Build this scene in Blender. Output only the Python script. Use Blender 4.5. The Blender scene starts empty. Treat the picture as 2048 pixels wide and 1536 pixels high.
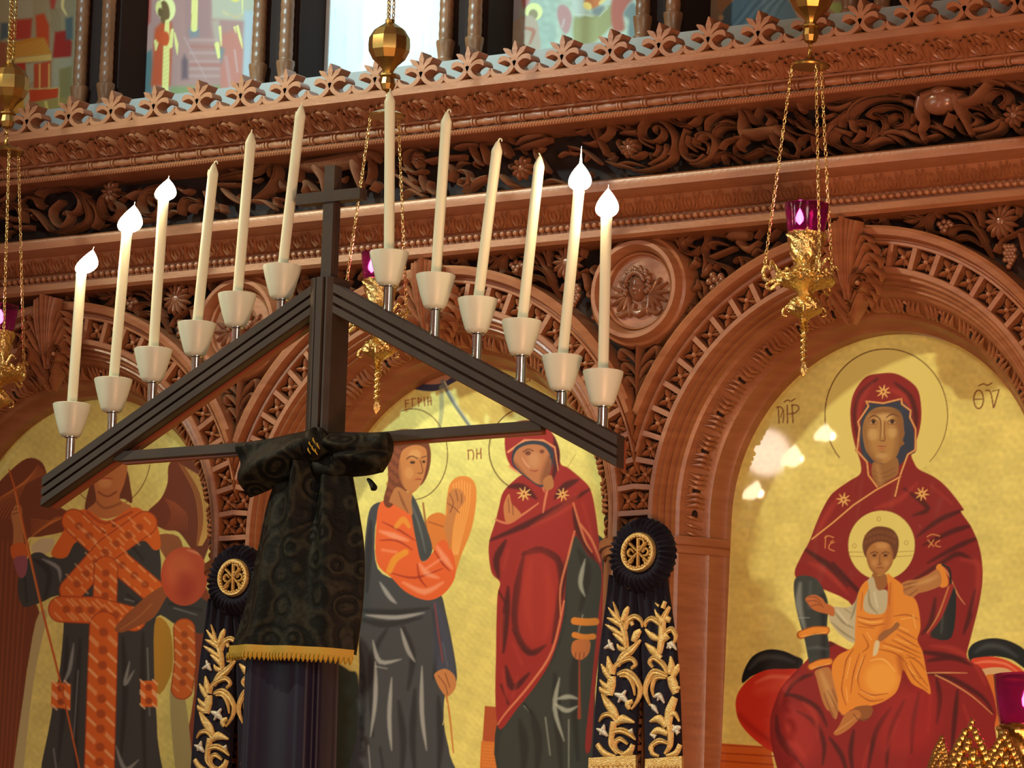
import bpy, math, random
import numpy as np
from mathutils import Vector, Matrix

random.seed(7)
rng = np.random.default_rng(7)
SC = bpy.context.scene
COL = SC.collection

# ---------------------------------------------------------------- camera
W, H = 2048, 1536
YAW, PITCH, ROLL, FPX = -.587, .1679, .0314, 10149.0
_f = np.array([math.sin(YAW)*math.cos(PITCH), math.cos(YAW)*math.cos(PITCH), math.sin(PITCH)])
_r = np.array([math.cos(YAW), -math.sin(YAW), 0.0]); _u = np.cross(_r, _f)
CM = np.array([math.cos(ROLL)*_r + math.sin(ROLL)*_u, -math.sin(ROLL)*_r + math.cos(ROLL)*_u, _f])
CP = np.array([0, 0, 3.7]) - CM[2]*FPX*1.25e-3
cam = bpy.data.cameras.new('camera'); camo = bpy.data.objects.new('camera', cam); COL.objects.link(camo)
cam.sensor_width = 36.0; cam.lens = FPX/W*36.0; cam.clip_end = 200
mw = Matrix.Identity(4)
for i in range(3):
    mw[i][0] = CM[0][i]; mw[i][1] = CM[1][i]; mw[i][2] = -CM[2][i]; mw[i][3] = CP[i]
camo.matrix_world = mw
SC.camera = camo

# ---------------------------------------------------------------- world, lamps, exposure
SC.view_settings.view_transform = 'Standard'; SC.view_settings.look = 'None'
SC.view_settings.gamma = 1.0; SC.view_settings.use_curve_mapping = False
SC.view_settings.exposure = -0.18
wd = bpy.data.worlds.new('nave'); SC.world = wd; wd.use_nodes = True
bg = wd.node_tree.nodes['Background']; bg.inputs[0].default_value = (1.0, .40, .22, 1); bg.inputs[1].default_value = .24

def lamp(kind, name, loc, target, energy, color, size=.2, **kw):
    l = bpy.data.lights.new(name, kind); l.energy = energy; l.color = color
    if kind == 'AREA': l.shape = 'DISK'; l.size = size
    else: l.shadow_soft_size = size
    for k, v in kw.items(): setattr(l, k, v)
    o = bpy.data.objects.new(name, l); COL.objects.link(o); o.location = loc
    o.rotation_euler = (Vector(target)-Vector(loc)).to_track_quat('-Z', 'Y').to_euler()
    return o
# a pale lamp high in the nave on the left, an added wide warm fill from the camera side, and white gallery lights over the cornice
lamp('SPOT', 'nave_lamp', (-6.0, -6.6, 9.4), (.55, 0, 2.95), 3100, (1.0, .93, .62), .20, spot_size=math.radians(18.5), spot_blend=.8)
lamp('AREA', 'warm_fill', (5.0, -6.2, 4.0), (.6, 0, 3.6), 115, (1.0, .86, .70), 1.6)
lamp('AREA', 'cool_fill', (-4.2, -7.5, 3.6), (.2, -1.3, 3.6), 60, (.80, 1.0, .92), .8)  # unseen cool fill, added to whiten the candles and cups
lamp('AREA', 'low_fill', (3.3, -3.3, 1.9), (.9, 0, 3.4), 85, (1.0, .44, .20), .8)  # unseen warm fill, added to lift the right icon and front wood
lamp('AREA', 'window_lamp', (-3.60, -6.9, 5.33), (.6, .1, 3.5), 1.7, (1.0, .78, .68), .19)
lamp('SPOT', 'gallery_spot', (-1.0, -3.4, 6.4), (-.50, .05, 4.72), 900, (.60, .95, 1.0), .10, spot_size=math.radians(36), spot_blend=1.0)

# ---------------------------------------------------------------- helpers
def at(u, v, y=0.0):
    """the point of the plane y = const that pixel (u, v) of the photograph shows"""
    d = np.array([(u-W/2)/FPX, (H/2-v)/FPX, 1.0]) @ CM
    return CP + (y-CP[1])/d[1]*d
def px(P):
    q = (np.asarray(P, float)-CP) @ CM.T
    return np.stack([W/2+FPX*q[..., 0]/q[..., 2], H/2-FPX*q[..., 1]/q[..., 2]], -1)
def zat(v, y, u=1024): return float(at(u, v, y)[2])
def lin(c):
    c = np.asarray(c, float)/255.0
    return np.where(c <= .04045, c/12.92, ((c+.055)/1.055)**2.4)
def spl(pts, n=6, closed=False):
    """Catmull-Rom through the points (any dimension)"""
    P = np.asarray(pts, float); m = len(P)
    if m < 3 and not closed:
        t = np.linspace(0, 1, n+1)[:, None]; return P[0]*(1-t)+P[-1]*t
    out = []
    rngk = range(m) if closed else range(m-1)
    for i in rngk:
        if closed: a, b, c, d = P[(i-1) % m], P[i], P[(i+1) % m], P[(i+2) % m]
        else: a, b, c, d = P[max(i-1, 0)], P[i], P[i+1], P[min(i+2, m-1)]
        for t in np.arange(n)/n:
            out.append(.5*((2*b)+(-a+c)*t+(2*a-5*b+4*c-d)*t*t+(-a+3*b-3*c+d)*t**3))
    if not closed: out.append(P[-1])
    return np.array(out)

class MB:
    """collects shapes in world coordinates, links them as one mesh object"""
    def __init__(s): s.v = []; s.f = []; s.n = 0
    def add(s, v, f):
        v = np.asarray(v, float); s.v.append(v); s.f += [tuple(i+s.n for i in q) for q in f]; s.n += len(v)
    def box(s, a, b):
        (x0, y0, z0), (x1, y1, z1) = np.minimum(a, b), np.maximum(a, b)
        s.add([(x0,y0,z0),(x1,y0,z0),(x1,y1,z0),(x0,y1,z0),(x0,y0,z1),(x1,y0,z1),(x1,y1,z1),(x0,y1,z1)],
              [(0,3,2,1),(4,5,6,7),(0,1,5,4),(1,2,6,5),(2,3,7,6),(3,0,4,7)])
    def grid(s, P, closed_u=False, closed_v=False, cap=False):
        """P[i][j] -> quads"""
        P = np.asarray(P, float); a, b = P.shape[:2]; f = []
        for i in range(a-(0 if closed_u else 1)):
            for j in range(b-(0 if closed_v else 1)):
                i2, j2 = (i+1) % a, (j+1) % b
                f.append((i*b+j, i2*b+j, i2*b+j2, i*b+j2))
        if cap:
            f.append(tuple(range(b-1, -1, -1))); f.append(tuple((a-1)*b+j for j in range(b)))
        s.add(P.reshape(-1, 3), f)
    def tube(s, pts, r, n=8, smooth=0):
        P = np.asarray(pts, float)
        if smooth: P = spl(P, smooth)
        R_ = np.interp(np.linspace(0, 1, len(P)), np.linspace(0, 1, len(np.atleast_1d(r))), np.atleast_1d(r))
        T = np.gradient(P, axis=0); T /= np.linalg.norm(T, axis=1)[:, None]+1e-12
        up = np.array([0, -1.0, 0]) if abs(T[:, 1]).max() < .9 else np.array([1.0, 0, 0])
        rows = []
        for p, t, rr in zip(P, T, R_):
            a = np.cross(up, t); a /= np.linalg.norm(a)+1e-12; b = np.cross(t, a)
            th = np.linspace(0, 2*np.pi, n, endpoint=False)
            rows.append(p+rr*(np.cos(th)[:, None]*a+np.sin(th)[:, None]*b))
        s.grid(rows, closed_v=True, cap=True)
    def lathe(s, c, prof, n=20, axis='z', sx=1.0):
        """prof: (r, h) pairs"""
        th = np.linspace(0, 2*np.pi, n, endpoint=False); rows = []
        for r, h in prof:
            if axis == 'z': q = np.stack([r*np.cos(th), r*np.sin(th), np.full(n, h)], 1)
            elif axis == 'x': q = np.stack([np.full(n, h), r*np.cos(th), r*np.sin(th)], 1)
            else: q = np.stack([r*np.cos(th), np.full(n, h), r*np.sin(th)], 1)
            rows.append(q+np.asarray(c))
        s.grid(rows, closed_v=True, cap=True)
    def ball(s, c, r, n=8, sc=(1, 1, 1)):
        rows = []
        for k in range(1, n):
            a = math.pi*k/n; th = np.linspace(0, 2*np.pi, n+2, endpoint=False)
            rows.append(np.stack([np.sin(a)*np.cos(th)*r*sc[0], np.sin(a)*np.sin(th)*r*sc[1], np.full(n+2, math.cos(a)*r*sc[2])], 1)+np.asarray(c))
        s.grid(rows, closed_v=True, cap=True)
    def strand(s, xz, w, y0, h, n=6, flat=False, crease=False):
        """carved strand in the wall plane: points (x, z), half widths w along it, foot at y0, relief height h"""
        P = spl(xz, n) if n else np.asarray(xz, float)
        w = np.atleast_1d(np.asarray(w, float)); Wd = np.interp(np.linspace(0, 1, len(P)), np.linspace(0, 1, len(w)), w)
        hh = np.atleast_1d(np.asarray(h, float)); Hh = np.interp(np.linspace(0, 1, len(P)), np.linspace(0, 1, len(hh)), hh)
        T = np.gradient(P, axis=0); T /= np.linalg.norm(T, axis=1)[:, None]+1e-12
        N = np.stack([-T[:, 1], T[:, 0]], 1)
        if flat: prof = [(-1, 0), (-1, 1), (1, 1), (1, 0)]
        elif crease: prof = [(-1, 0), (-.85, .55), (-.45, 1), (0, .62), (.45, 1), (.85, .55), (1, 0)]
        else: prof = [(-1, 0), (-.88, .5), (-.5, .87), (0, 1), (.5, .87), (.88, .5), (1, 0)]
        rows = []
        for p, nn, ww, h_ in zip(P, N, Wd, Hh):
            rows.append([(p[0]+a*ww*nn[0], y0-b*h_*(1 if flat else min(1, .25+ww/(w.max()+1e-9))), p[1]+a*ww*nn[1]) for a, b in prof])
        s.grid(rows, closed_v=flat, cap=True)
    def prism(s, outline, y0, y1):
        """(x, z) outline between two depths"""
        o = np.asarray(outline, float); n = len(o)
        v = [(x, y0, z) for x, z in o]+[(x, y1, z) for x, z in o]
        s.add(v, [tuple(range(n)), tuple(range(2*n-1, n-1, -1))]+[((i+1) % n, i, i+n, (i+1) % n+n) for i in range(n)])
    def build(s, name, mat, parent=None, smooth=True, sharp=None):
        v = np.concatenate(s.v) if s.v else np.zeros((0, 3))
        if parent is not None:
            o = parent; off = np.zeros(3)
            while o is not None: off += np.array(o.location); o = o.parent
            v = v-off
        me = bpy.data.meshes.new(name); me.from_pydata(v.tolist(), [], s.f)
        if smooth: me.polygons.foreach_set('use_smooth', np.ones(len(me.polygons), bool))
        me.materials.append(mat); me.update()
        import bmesh
        b = bmesh.new(); b.from_mesh(me); bmesh.ops.recalc_face_normals(b, faces=b.faces); b.to_mesh(me); b.free()
        if smooth: me.set_sharp_from_angle(angle=math.radians(sharp or 42))
        o = bpy.data.objects.new(name, me); COL.objects.link(o)
        if parent is not None: o.parent = parent
        return o

def thing(name, label, cat, loc=(0, 0, 0), group=None):
    o = bpy.data.objects.new(name, None); COL.objects.link(o); o.location = loc; o.empty_display_size = .05
    o['label'] = label; o['category'] = cat
    if group: o['group'] = group
    return o
def tag(o, label, cat, group=None):
    o['label'] = label; o['category'] = cat
    if group: o['group'] = group
    return o
def dup(root, dx, label=None):
    def cp(o, par):
        c = o.copy(); COL.objects.link(c); c.parent = par
        for ch in o.children: cp(ch, c)
        return c
    r = cp(root, root.parent); r.location = Vector(root.location)+Vector(dx)
    if label: r['label'] = label
    return r

# ---------------------------------------------------------------- materials
def mat(name, col, rough=.5, metal=0.0, noise=None, bump=0.0, bscale=60, spec=.5, **kw):
    m = bpy.data.materials.new(name); m.use_nodes = True; nt = m.node_tree; b = nt.nodes['Principled BSDF']
    b.inputs['Base Color'].default_value = (*col, 1); b.inputs['Roughness'].default_value = rough
    b.inputs['Metallic'].default_value = metal; b.inputs['Specular IOR Level'].default_value = spec
    for k, v in kw.items(): b.inputs[k].default_value = v
    tc = nt.nodes.new('ShaderNodeTexCoord')
    if noise:
        col2, scale = noise
        mp = nt.nodes.new('ShaderNodeMapping'); mp.inputs['Scale'].default_value = scale
        nz = nt.nodes.new('ShaderNodeTexNoise'); nz.inputs['Scale'].default_value = 1.0; nz.inputs['Detail'].default_value = 5
        rp = nt.nodes.new('ShaderNodeValToRGB'); rp.color_ramp.elements[0].position = .32; rp.color_ramp.elements[1].position = .7
        rp.color_ramp.elements[0].color = (*col, 1); rp.color_ramp.elements[1].color = (*col2, 1)
        nt.links.new(tc.outputs['Object'], mp.inputs[0]); nt.links.new(mp.outputs[0], nz.inputs[0])
        nt.links.new(nz.outputs[0], rp.inputs[0]); nt.links.new(rp.outputs[0], b.inputs['Base Color'])
    if bump:
        nz = nt.nodes.new('ShaderNodeTexNoise'); nz.inputs['Scale'].default_value = bscale; nz.inputs['Detail'].default_value = 3
        bp = nt.nodes.new('ShaderNodeBump'); bp.inputs['Strength'].default_value = bump; bp.inputs['Distance'].default_value = .004
        nt.links.new(tc.outputs['Object'], nz.inputs[0]); nt.links.new(nz.outputs[0], bp.inputs['Height']); nt.links.new(bp.outputs[0], b.inputs['Normal'])
    return m
M = {}
M['wood'] = mat('carved walnut wood', (.29, .110, .046), .36, noise=((.38, .158, .068), (9, 9, 60)), spec=.6, bump=.15, bscale=90)
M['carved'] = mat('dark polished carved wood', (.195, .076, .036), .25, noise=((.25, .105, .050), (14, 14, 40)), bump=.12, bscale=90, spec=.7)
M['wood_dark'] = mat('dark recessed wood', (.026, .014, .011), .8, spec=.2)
M['wood_column'] = mat('old column wood', (.16, .075, .035), .35, noise=((.25, .12, .055), (30, 30, 12)), bump=.2, bscale=60)
M['hearse'] = mat('dark stained stand wood', (.030, .020, .016), .45, noise=((.048, .034, .026), (8, 8, 8)), spec=.3, bump=.1, bscale=60)
M['hearse_red'] = mat('reddish board wood', (.24, .060, .030), .45)
M['wax'] = mat('white wax', (.67, .74, .60), .45, **{'Subsurface Weight': .35, 'Subsurface Radius': (.02, .012, .006), 'Subsurface Scale': .5})
M['cup'] = mat('white glazed ceramic', (.60, .69, .60), .38)
M['chrome'] = mat('polished steel', (.62, .66, .66), .16, 1.0)
M['wick'] = mat('charred wick', (.05, .04, .035), .8)
M['gold'] = mat('polished brass', (.82, .64, .27), .22, 1.0, bump=.9, bscale=170)
M['gold_dull'] = mat('aged brass', (.50, .35, .10), .34, 1.0, noise=((.42, .22, .07), (20, 20, 20)))
M['plinth'] = mat('pale grey painted ledge', (.30, .31, .30), .6)
M['navy'] = mat('navy velvet', (.008, .008, .022), .75, bump=.3, bscale=180, spec=.2, **{'Sheen Weight': .06, 'Sheen Roughness': .4})
M['navy_smooth'] = mat('dark blue satin', (.006, .005, .022), .50, spec=.3, **{'Sheen Weight': .10, 'Sheen Tint': (.5, .5, 1, 1)})
M['thread'] = mat('gold thread', (.62, .40, .12), .38, .6, noise=((.72, .56, .26), (80, 80, 80)), bump=.5, bscale=400)
M['silver_thread'] = mat('silver thread', (.62, .60, .52), .38, .5, bump=.5, bscale=400)
M['fringe'] = mat('yellow silk fringe', (.42, .28, .02), .6, bump=.4, bscale=300)
m = M['flame'] = bpy.data.materials.new('candle flame'); m.use_nodes = True
b = m.node_tree.nodes['Principled BSDF']; b.inputs['Base Color'].default_value = (1, .8, .5, 1)
b.inputs['Emission Color'].default_value = (1.0, .80, .56, 1); b.inputs['Emission Strength'].default_value = 26
m = M['glass'] = bpy.data.materials.new('purple votive glass'); m.use_nodes = True
b = m.node_tree.nodes['Principled BSDF']; b.inputs['Base Color'].default_value = (.36, .025, .19, 1); b.inputs['Roughness'].default_value = .10
b.inputs['Transmission Weight'].default_value = .92; b.inputs['IOR'].default_value = 1.30
m = M['oil_flame'] = bpy.data.materials.new('oil lamp flame'); m.use_nodes = True
b = m.node_tree.nodes['Principled BSDF']; b.inputs['Emission Color'].default_value = (1, .55, .7, 1); b.inputs['Emission Strength'].default_value = 120
# black brocade: damask figure in gloss and colour
m = M['brocade'] = mat('black brocade', (.010, .011, .010), .60, spec=.14)
nt = m.node_tree; b = nt.nodes['Principled BSDF']; tc = nt.nodes.new('ShaderNodeTexCoord')
vo = nt.nodes.new('ShaderNodeTexVoronoi'); vo.feature = 'SMOOTH_F1'; vo.inputs['Scale'].default_value = 16
wv = nt.nodes.new('ShaderNodeTexNoise'); wv.inputs['Scale'].default_value = 75; wv.inputs['Detail'].default_value = 4
mx = nt.nodes.new('ShaderNodeMath'); mx.operation = 'SINE'; ml = nt.nodes.new('ShaderNodeMath'); ml.operation = 'MULTIPLY'; ml.inputs[1].default_value = 26
ad = nt.nodes.new('ShaderNodeMath'); ad.operation = 'ADD'; rp = nt.nodes.new('ShaderNodeValToRGB')
rp.color_ramp.elements[0].position = .45; rp.color_ramp.elements[0].color = (.003, .0035, .003, 1)
rp.color_ramp.elements[1].position = 1.0; rp.color_ramp.elements[1].color = (.022, .022, .014, 1)
nt.links.new(tc.outputs['Object'], vo.inputs[0]); nt.links.new(tc.outputs['Object'], wv.inputs[0]); nt.links.new(vo.outputs['Distance'], ml.inputs[0])
nt.links.new(ml.outputs[0], mx.inputs[0]); m2 = nt.nodes.new('ShaderNodeMath'); m2.operation = 'MULTIPLY'; m2.inputs[1].default_value = .35
nt.links.new(mx.outputs[0], m2.inputs[0]); nt.links.new(m2.outputs[0], ad.inputs[0]); nt.links.new(wv.outputs[0], ad.inputs[1])
nt.links.new(ad.outputs[0], rp.inputs[0]); nt.links.new(rp.outputs[0], b.inputs['Base Color'])
bp = nt.nodes.new('ShaderNodeBump'); bp.inputs['Strength'].default_value = .5; bp.inputs['Distance'].default_value = .004
nt.links.new(ad.outputs[0], bp.inputs['Height']); nt.links.new(bp.outputs[0], b.inputs['Normal'])
# painted panels: pigment stored on the mesh, under a clear varnish
def paint_mat(name, coat=1.0, rough=.55, crough=.03):
    m = bpy.data.materials.new(name); m.use_nodes = True; nt = m.node_tree; b = nt.nodes['Principled BSDF']
    a = nt.nodes.new('ShaderNodeVertexColor'); a.layer_name = 'pigment'
    nt.links.new(a.outputs[0], b.inputs['Base Color']); b.inputs['Roughness'].default_value = rough
    b.inputs['Coat Weight'].default_value = coat; b.inputs['Coat Roughness'].default_value = crough; b.inputs['Specular IOR Level'].default_value = .2
    return m
M['paint'] = paint_mat('varnished tempera on gilded board')
M['paint_mat'] = paint_mat('tempera painting', .15, .6, .2)
# ================================================================ the room behind and below
def structure(name, m, a, b):
    mb = MB(); mb.box(a, b); o = mb.build(name, m, None, False); o['kind'] = 'structure'; return o
M['stone'] = mat('dim stone floor', (.22, .17, .13), .6, noise=((.30, .24, .18), (3, 3, 3)))
M['plaster'] = mat('dim plaster wall', (.20, .14, .10), .8)
structure('floor', M['stone'], (-4, -9, -.05), (4, .6, 0))
structure('wall_back', M['plaster'], (-4, .40, 0), (4, .5, 6.2))

# ================================================================ the carved screen
ZC, RI = 3.350, .552                      # springing height and inner radius of the arches
ARCH = [-1.439, -.223, .993]; BAY = .608
screen = thing('icon_screen', 'tall carved brown wooden screen with arches, scrollwork frieze and palmette cresting', 'icon screen')
X0, X1 = -2.05, 2.05
K = 1.33e-3
wood, dark = M['wood'], M['wood_dark']

def sweep_x(mb, prof, x0=X0, x1=X1, n=1):
    xs = np.linspace(x0, x1, n+1)
    mb.grid([[(x, y, z) for y, z in prof] for x in xs])

# ---- upper cornice
Y = dict(rail=-.24, cove=-.155)
z_rt, z_rb = zat(147, -.24), zat(166, -.24)
z_c1, z_f1 = zat(223, -.155), zat(227, -.155)
z_b1, z_b2 = zat(229, -.14), zat(247, -.14)
z_r1, z_r2 = zat(248, -.15), zat(259, -.15)
up = MB()
prof = [(.30, z_rt), (-.235, z_rt), (-.24, z_rt-.004), (-.24, z_rb+.003), (-.236, z_rb)]
cove = [(-.230, z_rb-.003)]+[(-.158-.072*q+.012*math.sin(math.pi*q), z_c1+(z_rb-z_c1-.003)*q) for q in (.85, .7, .55, .4, .25, .1, 0)]
prof += cove+[(-.165, z_c1), (-.165, z_f1), (-.140, z_f1-.002), (-.138, z_b2), (-.152, z_r1), (-.160, .5*(z_r1+z_r2)), (-.152, z_r2), (-.02, z_r2)]
sweep_x(up, prof)
cornice = up.build('upper_cornice', wood, screen, sharp=25)
cy = lambda z: np.interp(z, [c[1] for c in cove[::-1]], [c[0] for c in cove[::-1]])
lb = MB(); P_ = .0995
for i in range(-21, 22):
    x = i*P_+.02; zb = z_c1+.004; hgt = z_rb-z_c1-.010
    def lf(pts, w, h=.006):
        h = h*1.7
        p = spl([(x+a*P_, zb+b*hgt) for a, b in pts], 5)
        w_ = np.interp(np.linspace(0, 1, len(p)), np.linspace(0, 1, len(w)), w)*P_
        T = np.gradient(p, axis=0); T /= np.linalg.norm(T, axis=1)[:, None]; N = np.stack([-T[:, 1], T[:, 0]], 1)
        rows = []
        for q, nn, ww in zip(p, N, w_):
            rows.append([(q[0]+k*ww*nn[0], cy(q[1]+k*ww*nn[1])-h_*h*.86, q[1]+k*ww*nn[1]-h_*h*.5) for k, h_ in ((-1, -.1), (-.6, .8), (0, 1.1), (.6, .8), (1, -.1))])
        lb.grid(rows)
    for s in (-1, 1):
        lf([(.02*s, .08), (.05*s, .35), (.10*s, .55)], [.05, .07, .02], .008)
        lf([(.06*s, .05), (.16*s, .28), (.16*s, .50)], [.03, .07, .02], .008)
        lf([(.10*s, .05), (.28*s, .30), (.30*s, .56), (.22*s, .72)], [.03, .07, .06, .02], .007)
        lf([(.49*s, .0), (.46*s, .30), (.38*s, .62), (.26*s, .92)], [.025, .05, .08, .03], .009)
        lf([(.46*s, .35), (.44*s, .60), (.42*s, .80)], [.03, .06, .02], .010)
        lf([(.14*s, .62), (.12*s, .80), (.05*s, .93)], [.02, .06, .02], .007)
    lf([(0, .5), (0, .72), (0, .95)], [.015, .045, .01], .008)
lb.build('leaf_band', wood, cornice)
bd = MB(); zb = .5*(z_b1+z_b2); rb = .5*(z_b1-z_b2)
for i in range(-29, 30):
    x = i*.0715
    prof_ = [(.002, -.027), (rb*.8, -.025), (rb*.85, -.012), (rb, .0), (rb*.85, .012), (rb*.8, .025), (.002, .027)]
    bd.lathe((x, -.150, zb), prof_, 10, 'x')
    for d in (.031, .0405): bd.lathe((x+d, -.150, zb), [(.002, -.004), (rb*1.05, -.003), (rb*1.05, .003), (.002, .004)], 10, 'x')
bd.build('bead_molding', wood, cornice)
rp_ = MB(); th = np.linspace(X0, X1, 900)
for k in range(2):
    pass
zz = .5*(z_r1+z_r2)
for x in np.arange(X0, X1, .0085): rp_.strand([(x, z_r2+.001), (x+.006, z_r1-.001)], [.0028], -.153, .007, n=2)
rp_.build('rope_molding', wood, cornice)

# ---- cresting: a row of cut-out palmettes on the rail
def flat(mb, pts, w, y0=-.196, d=.042, n=5): mb.strand(pts, w, y0, d, n=n, flat=True)
p0 = MB()
Z = z_rt
flat(p0, [(0, Z+.022), (0, Z+.040), (0, Z+.064), (0, Z+.084)], [.0085, .0045, .0080, .001])
for s in (-1, 1):
    flat(p0, [(0, Z+.026), (.009*s, Z+.045), (.021*s, Z+.058), (.034*s, Z+.067)], [.0045, .0040, .0075, .001], -.1962)
    flat(p0, [(0, Z+.020), (.012*s, Z+.033), (.026*s, Z+.041), (.040*s, Z+.040), (.048*s, Z+.031)], [.007, .0042, .0055, .0068, .002], -.1964)
    flat(p0, [(0, Z+.034), (.005*s, Z+.022), (.014*s, Z+.009), (.027*s, Z+.001), (.040*s, Z-.002)], [.0065, .0065, .0058, .005, .004], -.1966)
    flat(p0, [(.030*s, Z-.001), (.052*s, Z+.000), (.064*s, Z+.007), (.066*s, Z+.020)], [.004, .0055, .0060, .001], -.1968)
pal_step = .1399
pal0 = p0.build('palmette', wood, cornice, False)
cr0 = float(at(54.3, 262, -.235)[0])
pals = []
for i in range(-2, 25):
    x = cr0+i*pal_step
    if i == -2: o = pal0
    else: o = pal0.copy(); COL.objects.link(o); o.parent = cornice
    o.location = (x, 0, 0)

# ---- frieze
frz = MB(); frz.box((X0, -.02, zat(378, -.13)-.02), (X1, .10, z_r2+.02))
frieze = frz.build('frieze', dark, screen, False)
def tr(mb, ox, oy, s, items, y, h=.042, wk=.46, dx=0.0):
    """carve strands traced in a crop of the photograph (origin, scale) on the plane y"""
    for pts, w in items:
        q = [at(ox+a/s, oy+b/s, y) for a, b in pts]
        ww = np.atleast_1d(np.asarray(w, float))*wk/s*K
        mb.strand([(p[0]+dx, p[2]) for p in q], ww, y+h*.5, h*.9, n=5, crease=len(pts) > 3 and ww.max() > .006)
yf = -.075
F1 = [([(1190,470),(1150,440),(1140,390),(1200,350),(1260,400),(1260,490),(1180,560),(1070,560),(990,500),(970,400),(1020,310),(1130,260),(1260,300),(1370,400),(1430,520),(1430,660),(1380,760)],[22,30,45,60,60,60]),
 ([(1430,640),(1400,800),(1250,900),(1050,960),(850,960)],[50,60,50,30]),([(1100,640),(1000,580),(960,460)],[30,60]),
 ([(930,440),(800,440),(650,450)],[90,80,15]),([(800,420),(690,370),(590,300)],[60,50,10]),([(820,400),(740,310)],[50,12]),
 ([(1300,590),(1330,680),(1290,770),(1200,830),(1080,880)],[15,60,60,50,30]),([(1220,620),(1220,700),(1160,770)],[20,30,20]),
 ([(1340,200),(1420,290),(1520,340),(1620,350)],[12,70,80,50]),([(1480,200),(1520,290)],[12,50]),([(1780,210),(1720,290),(1650,340)],[12,60,50]),
 ([(1590,400),(1550,520),(1530,640),(1560,760),(1660,840),(1780,820),(1830,740)],[40,40,45,60,60,30]),
 ([(1800,560),(1740,540),(1750,480),(1860,450),(1960,500),(1980,640),(1930,780),(1800,870),(1660,880)],[30,40,50,60,60,40]),
 ([(1790,660),(1720,620),(1720,530)],[30,40]),([(1640,500),(1620,600),(1690,690)],[50,60,20]),
 ([(650,530),(690,640),(780,760)],[15,60,40]),([(780,520),(800,620),(840,740)],[15,55,40]),([(900,530),(900,640),(850,760)],[15,60,40]),([(1030,700),(960,760),(860,790)],[20,50,40]),
 ([(480,830),(600,880),(740,900),(900,950)],[20,60,60,30]),([(700,880),(820,860),(1000,900)],[50,60,20]),
 ([(260,360),(330,500),(430,600),(500,760)],[30,40,50,40]),([(340,380),(400,520),(460,680)],[25,40,30]),([(480,330),(550,360),(540,450),(440,540)],[20,40,45,40]),
 ([(40,370),(120,450),(240,390)],[30,60,20]),([(190,590),(300,600),(400,560)],[40,70,40]),([(0,640),(200,700),(400,860)],[40,60,40])]
F2 = [([(820,470),(780,380),(830,270),(950,240),(1060,300),(1110,370)],[30,55,65,60,40]),([(1090,390),(1220,400),(1260,460)],[35,35,20]),
 ([(1480,160),(1370,200),(1400,300)],[30,110,60]),([(1270,280),(1380,400),(1480,500),(1560,580)],[15,70,60,40]),([(1300,420),(1400,530),(1560,590)],[30,60,50]),
 ([(1180,490),(1260,580),(1400,630),(1500,620)],[20,45,45,30]),([(1480,640),(1390,680),(1370,780)],[30,45,25]),([(1390,890),(1480,830),(1560,780)],[20,45,45]),
 ([(1560,590),(1750,520),(1900,420),(2040,300)],[50,75,75,50]),([(1750,600),(1660,720),(1700,820),(1790,870)],[30,55,55,20]),([(1790,560),(1740,660),(1780,760)],[30,45,15]),
 ([(1560,640),(1560,740),(1590,860)],[50,60,50]),([(1850,340),(1700,380),(1590,320)],[70,50,20]),
 ([(230,650),(230,580),(330,500),(510,500)],[60,70,80,50]),([(110,570),(110,450),(170,380),(320,310)],[45,50,60,40]),([(280,480),(380,430),(510,470)],[40,80,50]),
 ([(0,690),(60,620),(160,640),(230,740),(200,880),(100,960),(0,1010)],[60,60,60,60,45]),([(90,710),(150,800),(130,890)],[20,35,25]),
 ([(170,980),(280,900),(380,870),(480,930),(520,1000)],[15,60,70,60,20]),([(330,1010),(340,900)],[20,50]),
 ([(520,740),(490,800),(520,890),(640,920),(760,870),(880,820),(1000,880),(1030,930)],[40,50,60,60,80,70,20]),([(770,800),(900,830)],[15,60]),([(820,730),(950,800)],[12,50]),([(1000,820),(1150,880),(1300,910)],[40,70,40])]
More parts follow.
